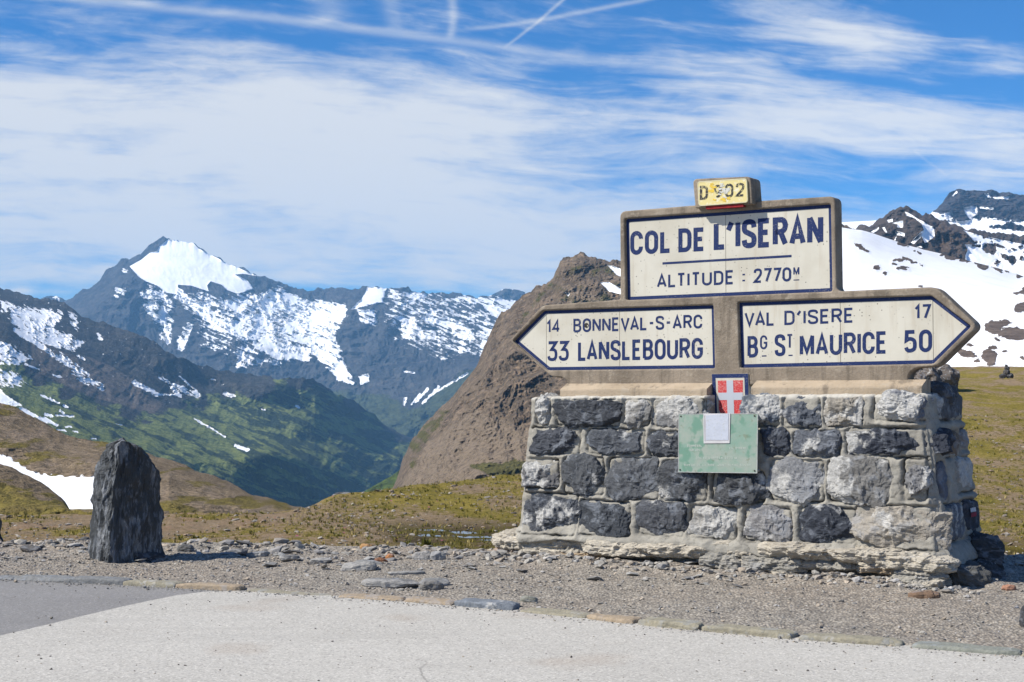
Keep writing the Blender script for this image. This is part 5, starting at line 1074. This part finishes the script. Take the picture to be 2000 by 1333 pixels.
# ------------------------------------------------------------------ concrete signpost
QS = .30
def P2(pts, q=QS): return [wl(x, y, q) for x, y in pts]
def arc_round(pts, r):
    """round the corners of a closed polygon; r one radius or a list"""
    out = []; n = len(pts)
    for i in range(n):
        p, a, b = (np.array(pts[j % n], float) for j in (i, i - 1, i + 1)); ri = r[i] if isinstance(r, (list, tuple)) else r
        u, v = a - p, b - p; lu, lv = np.linalg.norm(u), np.linalg.norm(v); k = min(ri, lu * .45, lv * .45)
        if k < 1e-4: out.append(tuple(p)); continue
        A, B = p + u / lu * k, p + v / lv * k
        for t in np.linspace(0, 1, 7): out.append(tuple((1 - t) ** 2 * A + 2 * t * (1 - t) * p + t * t * B))
    return out
def slab(name, outline, holes, q0, q1, bev, mat, parent, label=None):
    cu = bpy.data.curves.new(name, 'CURVE'); cu.dimensions = '2D'; cu.fill_mode = 'BOTH'
    for pts in [outline] + holes:
        sp = cu.splines.new('POLY'); sp.points.add(len(pts) - 1); sp.use_cyclic_u = True
        for i, (a, b) in enumerate(pts): sp.points[i].co = (a, b, 0, 1)
    cu.extrude = max(0.0001, (q1 - q0) / 2 - bev); cu.bevel_depth = bev; cu.bevel_resolution = 3; cu.offset = -bev
    tmp = bpy.data.objects.new('tmp', cu); C.objects.link(tmp); bpy.context.view_layer.update()
    me = bpy.data.meshes.new_from_object(tmp.evaluated_get(bpy.context.evaluated_depsgraph_get())); bpy.data.objects.remove(tmp); bpy.data.curves.remove(cu)
    n = len(me.vertices); co = np.empty(n * 3, np.float32); me.vertices.foreach_get('co', co); co = co.reshape(-1, 3)
    new = np.stack([co[:, 0], (q0 + q1) / 2 - co[:, 2], co[:, 1]], -1); me.vertices.foreach_set('co', new.ravel()); me.update()
    me.name = name
    o = link(name, me, mat, parent, False)
    try:
        me.shade_smooth_by_angle = None
    except Exception: pass
    if bev: 
        me.polygons.foreach_set('use_smooth', [True] * len(me.polygons))
        sharp = me.attributes.get('sharp_edge') or me.attributes.new('sharp_edge', 'BOOLEAN', 'EDGE')
        bm = bmesh.new(); bm.from_mesh(me); bm.edges.ensure_lookup_table()
        sh = [bool(len(e.link_faces) == 2 and e.calc_face_angle(0) > rad(38)) for e in bm.edges]; bm.free(); sharp.data.foreach_set('value', sh)
    if label: o['label'] = label
    return o
outline = [(1112, 754), (1111, 744), (1103, 738), (1079, 736), (999, 665), (1063, 597), (1215, 586), (1214, 414), (1362, 402), (1480, 394), (1634, 384), (1637, 570), (1830, 561), (1913, 638), (1834, 716), (1792, 719), (1777, 730), (1776, 752)]
orad = [0, .03, .03, .05, .05, .05, .03, .06, 0, 0, .06, .05, .06, .06, .05, .04, .05, 0]
hA = [(1223, 428), (1226, 587), (1628, 570), (1625, 399)]
hL = [(1005, 667), (1072, 724), (1399, 720), (1396, 596), (1064, 607)]
hR = [(1444, 591), (1448, 719), (1825, 711), (1899, 638), (1821, 578)]
FR = .034                        # boards lie this deep in the concrete
holes = [arc_round(P2(hA), .022), arc_round(P2(hL), .018), arc_round(P2(hR), .018)]
slab('concrete_frame', arc_round(P2(outline), orad), holes, QS - FR, QS + .12, .014, conc_m, wall)
slab('backing_slab', [((p[0] - .05) * .985 + .0, p[1] * .985 + .02) for p in arc_round(P2(outline), orad)], [], QS + .055, QS + .115, .005, conc_m, wall)

def ribbon(paths, half, q, dq=0.0002, depth=.004, miter=2.2):
    """flat strokes of constant width on the wall plane; each stroke a hair prouder than the last"""
    V, F = [], []
    for k, pts in enumerate(paths):
        P = np.array([p for i_, p in enumerate(pts) if i_ == 0 or math.hypot(p[0] - pts[i_ - 1][0], p[1] - pts[i_ - 1][1]) > 1e-5], float); closed = np.allclose(P[0], P[-1]) and len(P) > 3
        if closed: P = P[:-1]
        n = len(P); b0 = len(V); qq = q - dq * k
        for i in range(n):
            a = P[i - 1] if (i > 0 or closed) else None; c = P[(i + 1) % n] if (i < n - 1 or closed) else None
            d1 = (P[i] - a) / np.linalg.norm(P[i] - a) if a is not None else None; d2 = (c - P[i]) / np.linalg.norm(c - P[i]) if c is not None else None
            if d1 is None: d1 = d2
            if d2 is None: d2 = d1
            n1 = np.array([-d1[1], d1[0]]); n2 = np.array([-d2[1], d2[0]]); mm = n1 + n2; ln = np.linalg.norm(mm)
            if ln < .2: mm = n1; sc = 1
            else: mm = mm / ln; sc = min(miter, 1 / max(.3, float(mm @ n1)))
            for sg in (1, -1):
                p = P[i] + mm * half * sc * sg; V.append((p[0], qq, p[1])); V.append((p[0], q + depth, p[1]))
        m = n if closed else n - 1
        for i in range(m):
            a, b = b0 + 4 * i, b0 + 4 * ((i + 1) % n)
            F += [(a, a + 2, b + 2, b), (a + 1, a, b, b + 1), (a + 2, a + 3, b + 3, b + 2)]
        if not closed:
            a, b = b0, b0 + 4 * (n - 1); F += [(a, a + 1, a + 3, a + 2), (b, b + 2, b + 3, b + 1)]
    return V, F
def plate(name, poly, q, th, mat, parent):
    n = len(poly); V = [(a, q, b) for a, b in poly] + [(a, q + th, b) for a, b in poly]
    bm = bmesh.new(); vs = [bm.verts.new(v) for v in V]; bm.faces.new(vs[:n]); bm.faces.new(vs[n:][::-1])
    for i in range(n): bm.faces.new((vs[i], vs[n + i], vs[n + (i + 1) % n], vs[(i + 1) % n]))
    bmesh.ops.recalc_face_normals(bm, faces=bm.faces); me = bpy.data.meshes.new(name); bm.to_mesh(me); bm.free(); return link(name, me, mat, parent)
def inset(poly, d):
    P = np.array(poly, float); n = len(P); ar = sum(P[i][0] * P[(i + 1) % n][1] - P[(i + 1) % n][0] * P[i][1] for i in range(n)); sg = 1 if ar > 0 else -1; out = []
    for i in range(n):
        a, p, c = P[i - 1], P[i], P[(i + 1) % n]; d1 = (p - a) / (np.linalg.norm(p - a) + 1e-9); d2 = (c - p) / (np.linalg.norm(c - p) + 1e-9)
        n1 = np.array([-d1[1], d1[0]]) * sg; n2 = np.array([-d2[1], d2[0]]) * sg; m = n1 + n2; m /= np.linalg.norm(m); dd = d / max(.35, float(m @ n1)); out.append(tuple(p + m * dd))
    return out
def band(name, outer, w, q, mat, parent, wtop=None):
    inner = inset(outer, w); n = len(outer); V = [(a, q, b) for a, b in outer] + [(a, q, b) for a, b in inner] + [(a, q + .002, b) for a, b in inner]
    F = [(i, (i + 1) % n, n + (i + 1) % n, n + i) for i in range(n)] + [(n + i, n + (i + 1) % n, 2 * n + (i + 1) % n, 2 * n + i) for i in range(n)]
    o = mesh_np(name, V, F, mat, parent)
    return o

# stroke alphabet -------------------------------------------------
def cat(pts, m=6):
    P = [np.array(p, float) for p in pts]; P = [2 * P[0] - P[1]] + P + [2 * P[-1] - P[-2]]; out = []
    for i in range(1, len(P) - 2):
        for t in np.linspace(0, 1, m, endpoint=False):
            a, b, c, d = P[i - 1], P[i], P[i + 1], P[i + 2]
            out.append(tuple(.5 * ((2 * b) + (-a + c) * t + (2 * a - 5 * b + 4 * c - d) * t * t + (-a + 3 * b - 3 * c + d) * t ** 3)))
    out.append(tuple(P[-2])); return out
def el(cx, cy, rx, ry, a0, a1, n=10): return [(cx + rx * math.cos(rad(a)), cy + ry * math.sin(rad(a))) for a in np.linspace(a0, a1, n)]
RO = .27
G = {
 'O': (1, [el(.5, 1 - RO, .5, RO, 0, 180) + el(.5, RO, .5, RO, 180, 360) + [(1, 1 - RO)]]),
 'C': (.95, [[(1, .70)] + el(.5, 1 - RO, .5, RO, 0, 180) + el(.5, RO, .5, RO, 180, 360) + [(1, .30)]]),
 'G': (1, [[(1, .70)] + el(.5, 1 - RO, .5, RO, 0, 180) + el(.5, RO, .5, RO, 180, 360) + [(1, .46), (.52, .46)]]),
 'L': (.78, [[(0, 1), (0, 0), (1, 0)]]), 'I': (0, [[(0, 0), (0, 1)]]), 'E': (.80, [[(1, 1), (0, 1), (0, 0), (1, 0)], [(0, .52), (.85, .52)]]),
 'D': (.95, [[(0, 0), (0, 1), (.5, 1)] + el(.5, 1 - RO, .5, RO, 90, 0, 7) + el(.5, RO, .5, RO, 0, -90, 7) + [(0, 0)]]),
 'S': (.95, [cat([(1, .76), (.90, .94), (.5, 1), (.1, .94), (0, .76), (.10, .61), (.5, .51), (.90, .40), (1, .23), (.90, .06), (.5, 0), (.1, .06), (0, .24)])]),
 'R': (.95, [[(0, 0), (0, 1), (.6, 1)] + el(.6, .76, .4, .24, 80, -80, 8) + [(.55, .50), (0, .50)], [(.52, .50), (1, 0)]]),
 'B': (.95, [[(0, 0), (0, 1), (.55, 1)] + el(.55, .77, .38, .23, 80, -80, 8) + [(.5, .53), (0, .53)], [(.5, .53)] + el(.58, .27, .42, .26, 80, -80, 8) + [(.5, 0), (0, 0)]]),
 'A': (1.05, [[(0, 0), (.5, 1), (1, 0)], [(.17, .28), (.83, .28)]]), 'N': (1, [[(0, 0), (0, 1)], [(0, 1), (1, 0)], [(1, 0), (1, 1)]]), 'M': (1.25, [[(0, 0), (0, 1)], [(0, 1), (.5, .12), (1, 1)], [(1, 1), (1, 0)]]),
 'T': (.85, [[(0, 1), (1, 1)], [(.5, 1), (.5, 0)]]), 'U': (1, [[(0, 1)] + el(.5, RO, .5, RO, 180, 360) + [(1, 1)]]), 'V': (1.05, [[(0, 1), (.5, 0), (1, 1)]]),
 "'": (.30, [[(1, 1.02), (-.1, .70)]]), ':': (.0, [[(0, .16), (0, .30)], [(0, .70), (0, .84)]]), '-': (.5, [[(0, .5), (1, .5)]]),
 '0': (1, [el(.5, 1 - RO, .5, RO, 0, 180) + el(.5, RO, .5, RO, 180, 360) + [(1, 1 - RO)]]),
 '1': (.42, [[(0, .74), (.9, 1), (.9, 0)]]), '2': (.95, [cat([(0, .74), (.1, .93), (.5, 1), (.9, .93), (1, .74), (.86, .52), (.4, .22), (0, 0)]) + [(1, 0)]]),
 '3': (.95, [[(0, 1), (1, 1), (.42, .60)] + cat([(.5, .60), (.85, .55), (1, .40), (1, .20), (.86, .05), (.5, 0), (.12, .05), (0, .20)])]),
 '4': (1, [[(.72, 0), (.72, 1), (0, .26), (1, .26)]]), '5': (.95, [[(.95, 1), (.08, 1), (.04, .56)] + cat([(.3, .63), (.62, .62), (.92, .52), (1, .32), (.92, .10), (.5, 0), (.12, .05), (0, .18)])]),
 '7': (.95, [[(0, 1), (1, 1), (.35, 0)]]), '9': (1, [el(.5, .70, .5, .30, 0, 360, 20), cat([(1, .70), (.97, .40), (.78, .12), (.3, 0)])]), ' ': (.55, []), 'P': (.95, [[(0, 0), (0, 1), (.6, 1)] + el(.6, .74, .4, .26, 80, -80, 8) + [(.55, .48), (0, .48)]]),
}
def word(text, x0, x1, yl, yr, q, sw, mat, parent, name='lettering', gap=.42, cw=.42, under=None, depth=.003):
    """x0..x1 measured ends, yl/yr (top, bottom) at the left and right end"""
    a = wl(x0, yl[0], q); b = wl(x0, yl[1], q); c = wl(x1, yr[0], q); d = wl(x1, yr[1], q)
    H = ((a[1] - b[1]) + (c[1] - d[1])) / 2; hw = sw * H / 2
    # natural widths in units of H
    xs, cur = [], 0
    for ch in text:
        w = G[ch][0] * cw; xs.append((cur, w)); cur += w + sw * (1 + gap)
        nx_ = text[len(xs):len(xs) + 1]
        if ch + nx_ in ('LA', 'LT', 'LV', 'AT', 'VA', "L'", 'AL'): cur -= .07 if ch != 'A' else .03
    tot = cur - sw * gap; s0, s1 = b[0], d[0]
    sc = (s1 - s0 - 0) / tot; n = 0
    for (cx, w), ch in zip(xs, text):
        paths = []
        for st in G[ch][1]:
            pp = []
            for u, v in st:
                X_ = (cx + w * u) * sc + hw; t = min(1, max(0, X_ / (s1 - s0))); zt_ = a[1] + (c[1] - a[1]) * t; zb = b[1] + (d[1] - b[1]) * t
                ln = ((a[0] - b[0]) * (1 - t) + (c[0] - d[0]) * t)
                pp.append((s0 + X_ + ln * v, zb + hw + (zt_ - zb - 2 * hw) * v))
            paths.append(pp)
        if ch == ' ': continue
        for grp in ([[p_] for p_ in paths] if ch == ':' else [paths]):
            V, F = ribbon(grp, hw, q - .0012 - .00012 * (n % 2), depth=depth); n += 1
            mesh_np('dot' if ch == ':' else ('hyphen' if ch == '-' else ('apostrophe' if ch == "'" else 'letter')), V, F, mat, parent)
QT = QS + .0                   # front face of the boards
def board(name, px, seams, label, rings):
    b = bpy.data.objects.new(name, None); C.objects.link(b); b.parent = wall; b['label'] = label
    poly = P2(px); hole = arc_round(poly, rings)
    out = inset(hole, -.004) if False else hole
    # tiles cut along the seams
    cuts = [-99] + [wl(x, 600, QT)[0] for x in seams] + [99]
    for i in range(len(cuts) - 1):
        lo, hi = cuts[i] + .0022, cuts[i + 1] - .0022; pts = out
        for lim, sg in ((lo, 1), (hi, -1)):
            new = []; n = len(pts)
            for j in range(n):
                p, r_ = pts[j], pts[(j + 1) % n]; ip, ir = (p[0] - lim) * sg > 0, (r_[0] - lim) * sg > 0
                if ip: new.append(p)
                if ip != ir: t = (lim - p[0]) / (r_[0] - p[0]); new.append((lim, p[1] + (r_[1] - p[1]) * t))
            pts = new
        plate('enamel_tile', pts, QT, .03, enam_m, b)
    band('blue_border', inset(out, .0015), .029, QT - .0008, blue_m, b)
    plate('bed', inset(out, -.002), QT + .032, .02, dark_m, b)
    return b
bA = board('name_board', hA, [1418], 'upper board reading COL DE L\'ISERAN ALTITUDE : 2770 M in blue', .022)
word('COL', 1231, 1312, (452, 499), (449, 494), QT, .19, blue_m, bA); word('DE', 1325, 1378, (447, 493.5), (444, 490.5), QT, .19, blue_m, bA)
word("L'ISERAN", 1394, 1607, (433, 489), (419, 478), QT, .185, blue_m, bA, gap=.40)
word('ALTITUDE', 1283, 1434, (536, 563), (527.5, 555.5), QT, .17, blue_m, bA, gap=.62, cw=.5); word(':', 1450, 1455, (529, 556), (529, 556), QT, .20, blue_m, bA)
word('2770', 1472, 1546, (525, 553.5), (522, 550), QT, .17, blue_m, bA, gap=.35); word('M', 1549.5, 1561.5, (521.5, 538), (521, 537.5), QT, .17, blue_m, bA)
def rule(x0, y0, x1, y1, th, mat, parent, name='rule', q=QT):
    a, b = wl(x0, y0, q), wl(x1, y1, q); V, F = ribbon([[a, b]], th / 2, q - .0012, depth=.003); return mesh_np(name, V, F, mat, parent)
rule(1294, 515, 1546, 500.5, .020, blue_m, bA); rule(1550, 547.5, 1561, 547, .008, blue_m, bA)
bL = board('left_arrow_board', hL, [1067, 1210], 'left pointing arrow board reading 14 BONNEVAL-S-ARC 33 LANSLEBOURG', .018)
word('14', 1067.5, 1095, (625.5, 651), (624, 650), QT, .16, blue_m, bL); word('BONNEVAL-S-ARC', 1120, 1372, (623, 650), (614.5, 642), QT, .165, blue_m, bL, gap=.60, cw=.5)
word('33', 1069, 1111, (667, 706), (666, 705), QT, .155, blue_m, bL); word('LANSLEBOURG', 1129, 1373, (666.5, 705.5), (660, 701.5), QT, .165, blue_m, bL, gap=.42)
bR = board('right_arrow_board', hR, [1641, 1822], 'right pointing arrow board reading VAL D\'ISERE 17 BG ST MAURICE 50', .018)
word('VAL', 1454, 1513.5, (610, 638.5), (608, 636.5), QT, .165, blue_m, bR, gap=.55, cw=.5); word("D'ISERE", 1532, 1668, (607.5, 635.5), (601, 630.5), QT, .165, blue_m, bR, gap=.55, cw=.5); word('17', 1786, 1819, (595.5, 624.5), (594, 623.5), QT, .17, blue_m, bR)
word('B', 1460, 1480.5, (657, 699), (656.5, 698.5), QT, .16, blue_m, bR); word('G', 1484.5, 1498.5, (655.5, 683), (655, 682.5), QT, .14, blue_m, bR); rule(1488, 695.8, 1497, 695.5, .010, blue_m, bR)
word('S', 1513, 1533.5, (653.5, 696.5), (653, 696), QT, .16, blue_m, bR); word('T', 1536, 1549, (653, 681.5), (652.5, 681), QT, .14, blue_m, bR); rule(1540, 694.6, 1548, 694.3, .010, blue_m, bR)
word('MAURICE', 1562, 1733, (653.5, 696), (647, 691), QT, .165, blue_m, bR, gap=.42); word('50', 1766, 1820.5, (645.5, 689.5), (643.5, 688), QT, .17, blue_m, bR, gap=.6)
# hole knocked through an O
hs_, hz_ = wl(1145.5, 636, QT)
V, F = ribbon([[(hs_ + .011 * math.cos(t), hz_ + .011 * math.sin(t)) for t in np.linspace(0, 6.2832, 17)]], .0115, QT - .0022); mesh_np('bullet_hole', V, F, dark_m, bL)
V, F = ribbon([[(hs_ + .009, hz_ - .006), (hs_ + .016, hz_ - .002)]], .007, QT - .0034); mesh_np('chipped_spot', V, F, enam_m, bL)

# road number box
bx = [(1362, 353), (1366, 403), (1474, 396), (1471, 347)]
QX = QS - .115
slab('number_box', arc_round(P2([(1361, 352), (1366, 409), (1478, 401), (1474, 347)], QS - .02), [.045, .01, .01, .045]), [], QX + .012, QS + .10, .012, conc_m, wall)
nb = bpy.data.objects.new('number_plate', None); C.objects.link(nb); nb.parent = wall; nb['label'] = 'yellow enamel road number plate reading D902, the 90 scratched'
npl = arc_round(P2([(1362, 355), (1365, 403.5), (1461.5, 396), (1459, 348.5)], QX), .030)
plate('plate', npl, QX - .004, .03, yel_m, nb); band('rim', inset(npl, .001), .008, QX - .0052, m_simple('pale_rim', (0.62, 0.57, 0.38), (0.5, 0.47, 0.33), 20), nb)
word('D', 1366.8, 1383.6, (363.5, 391), (362.5, 390), QX - .004, .19, blk_m, nb); word('9', 1394, 1410, (361.5, 388), (361, 387), QX - .004, .17, blk_m, nb); word('0', 1416, 1433, (359.5, 386.5), (358.5, 386), QX - .004, .17, blk_m, nb); word('2', 1437, 1455, (358, 385), (357, 384), QX - .004, .17, blk_m, nb)
scr_w = m_simple('white_scratch', (0.62, 0.61, 0.56), (0.5, 0.49, 0.44), 60); scr_y = m_simple('yellow_smear', (0.72, 0.50, 0.06), (0.62, 0.45, 0.10), 40)
r_ = np.random.RandomState(4)
def smear(name, cx, cy, n, sx, sy, mat, w, q):
    ps = []
    for i in range(n):
        x_, y_ = cx + r_.normal(0, sx), cy + r_.normal(0, sy); ps.append([wl(x_, y_, q), wl(x_ + r_.uniform(2, 5), y_ + r_.uniform(-1.5, 1.5), q), wl(x_ + r_.uniform(5, 8), y_ + r_.uniform(-2, 2), q)])
    V, F = ribbon(ps, w, q - .0016, dq=.00006); mesh_np(name, V, F, mat, nb)
smear('yellow_smear', 1387, 372, 8, 3, 5, scr_y, .007, QX - .004); smear('yellow_smear', 1410, 389, 7, 12, 1.5, scr_y, .006, QX - .004); smear('white_scratch', 1410, 373, 16, 5, 7, scr_w, .006, QX - .0045)
rl = P2([(1378, 403.5), (1379, 409), (1452, 404), (1451, 399)], QX + .01); plate('red_strip', rl, QX + .010, .05, m_simple('dull_red', (0.30, 0.02, 0.025), (0.2, 0.015, 0.02), 30), nb)

# stepped plinth strips under the boards
def plinth(x0, x1, yt0, yt1, yb0, yb1):
    q1 = QS - FR + .006; q0 = QS - .15; sA, sB_ = wl(x0, yb0, q0)[0], wl(x1, yb1, q0)[0]
    zt_ = (wl(x0, yt0, q1)[1] + wl(x1, yt1, q1)[1]) / 2; zb = (wl(x0, yb0, q0)[1] + wl(x1, yb1, q0)[1]) / 2 - .03
    n = 60; sx = np.linspace(sA, sB_, n); prof = [(q1, zt_), (q0 + .012, zt_ - .050), (q0 + .003, zt_ - .056), (q0, zt_ - .068), (q0 + .002, zb), (q1 + .1, zb), (q1 + .1, zt_)]
    V = np.array([[(s + (.05 * (1 - j / 2.) if i_ == 0 else 0) * 0, q + .002 * fbm(s * 3, j * .7, 0, 3, 4), z + .0025 * fbm(s * 4, j * 1.1, 3, 3, 5)) for j, (q, z) in enumerate(prof)] for i_, s in enumerate(sx)])
    m = len(prof); Vf = V.reshape(-1, 3); F = grid_faces(n, m, True)
    bm = bmesh.new(); vs = [bm.verts.new(v) for v in Vf]
    for f in F: bm.faces.new([vs[k] for k in f[::-1]])
    bm.faces.new(vs[:m][::-1]); bm.faces.new(vs[-m:]); bmesh.ops.recalc_face_normals(bm, faces=bm.faces)
    me = bpy.data.meshes.new('plinth'); bm.to_mesh(me); bm.free(); return link('plinth', me, conc_l, wall)
plinth(1094, 1380, 750, 747, 772, 772); plinth(1467, 1800, 744, 741, 768, 764)

# coat of arms
QE = QS - .045
em = bpy.data.objects.new('coat_of_arms', None); C.objects.link(em); em.parent = wall; em['label'] = 'blue bordered tile with red and white cross shield'
ep = P2([(1390, 731), (1394, 822), (1464, 822), (1461, 730)], QE); plate('tile', ep, QE, .10, enam_m, em); band('blue_border', inset(ep, .001), .034, QE - .0008, blue_m, em)
sh_ = P2([(1402, 744), (1404, 800), (1410, 812), (1428, 822), (1446, 811), (1451, 800), (1451, 743)], QE); plate('shield', sh_, QE - .002, .002, red_m, em)
cr = P2([(1419, 743.6), (1421.5, 818), (1434.5, 818), (1432, 743.4)], QE); plate('cross', cr, QE - .0035, .003, pale_m, em)
cr = P2([(1403, 767.5), (1403.5, 782), (1451, 781.5), (1451, 767)], QE); plate('cross', cr, QE - .0031, .002, pale_m, em)

# green plaque with a clear pocket
QP = -.055
pm, pt, pb = new_mat('green_metal', 0.42, 0.5); pv = coord(pt)
a1 = noise(pt, pv, 6, 6, .65); a2 = noise(pt, pv, 26, 5, .7); a3 = noise(pt, pv, 10, 2, .5)
pc = mixc(pt, a1.sst(.35, .65), (0.20, 0.315, 0.25), (0.30, 0.345, 0.295)); pc = mixc(pt, a3.sst(.52, .62) * .8, pc, (0.115, 0.25, 0.18)); pc = mixc(pt, noise(pt, pv, 16, 4, .6).sst(.6, .7) * .6, pc, (0.16, 0.19, 0.12)); pc = mixc(pt, a2.sst(.66, .74) * .8, pc, (0.10, 0.14, 0.09))
pt.links.new(pc, pb.inputs['Base Color'])
pq = bpy.data.objects.new('plaque', None); C.objects.link(pq); pq.parent = wall; pq['label'] = 'weathered green metal plaque screwed to the stones with a pale pocket at its top'
pp = P2([(1325, 808.5), (1324.5, 923), (1479, 925), (1480.5, 808)], QP); plate('plate', pp, QP, .008, pm, pq)
metal = m_simple('dull_metal', (0.42, 0.43, 0.42), (0.30, 0.31, 0.30), 30, rough=.4); band('plate_edge', pp, .006, QP - .0012, metal, pq)
for x_, y_ in ((1330, 813.5), (1474, 813), (1328.5, 918), (1474, 920)):
    c_ = wl(x_, y_, QP); plate('screw', [(c_[0] + .007 * math.cos(t), c_[1] + .007 * math.sin(t)) for t in np.linspace(0, 6.2832, 9)[:-1]], QP - .004, .006, dark_m, pq)
    o = plate('standoff', [(c_[0] + .012 * math.cos(t), c_[1] + .012 * math.sin(t)) for t in np.linspace(0, 6.2832, 9)[:-1]], QP + .0085, .12, metal, pq)
pk = P2([(1374, 808), (1374.5, 866.5), (1425, 866), (1426.5, 808)], QP - .004); po = plate('pocket', pk, QP - .006, .005, m_simple('pocket_rim', (0.56, 0.55, 0.56), (0.50, 0.49, 0.50), 12, rough=.5), pq)
pk = P2([(1379, 812), (1379, 860), (1422.5, 860), (1423, 808.5)], QP - .006); plate('paper', pk, QP - .0085, .003, m_simple('pale_paper', (0.48, 0.51, 0.58), (0.44, 0.47, 0.54), 8, rough=.35, c3=(0.40, 0.42, 0.42)), pq)
rule(1376.5, 812, 1377, 862, .006, m_simple('grey_edge', (0.30, 0.30, 0.32), (0.25, 0.25, 0.27), 20), pq, 'pocket_seam', QP - .006)
txt_m = m_paint('engraved_text', (0.40, 0.45, 0.40), (0.25, 0.34, 0.28), .52, 90, .6)
for tx, x0, x1, yt, yb, g_ in (('BONNEVAL', 1342, 1371, 868.5, 873.5, .5), ('SUR ARC', 1345, 1368, 877, 881.5, .5), ("VAL D'ISERE", 1424, 1457, 873.5, 878, .5), ("COL DE L'ISERAN 2770 M", 1359, 1439, 892.5, 897.5, .5), ('NIVEAU DE LA MER', 1336, 1395, 906.5, 911, .5), ('MONT BLANC SAVOIE', 1402, 1467, 906.5, 911, .5)):
    word(tx, x0, x1, (yt, yb), (yt, yb), QP, .24, txt_m, pq, gap=.8, cw=.6)

# ------------------------------------------------------------------ haze
zz0 = -620; bm = bmesh.new(); bmesh.ops.create_cube(bm, size=1.0); me = bpy.data.meshes.new('haze'); bm.to_mesh(me); bm.free()
hz = bpy.data.objects.new('haze', me); C.objects.link(hz); x0_, x1_, y0_, y1_, z0_, z1_ = -9800, 9800, -2700, 10400, zz0, 1000
hz.location = ((x0_ + x1_) / 2, (y0_ + y1_) / 2, (z0_ + z1_) / 2); hz.scale = (x1_ - x0_, y1_ - y0_, z1_ - z0_)
hm = bpy.data.materials.new('haze'); hm.use_nodes = True; ht = hm.node_tree; ht.nodes.clear(); vo = ht.nodes.new('ShaderNodeVolumePrincipled'); vo.inputs['Density'].default_value = 6.2e-5
vo.inputs['Color'].default_value = (0.27, 0.59, 1.0, 1); oo = ht.nodes.new('ShaderNodeOutputMaterial'); ht.links.new(vo.outputs[0], oo.inputs['Volume']); me.materials.append(hm); tag(hz, kind='stuff')
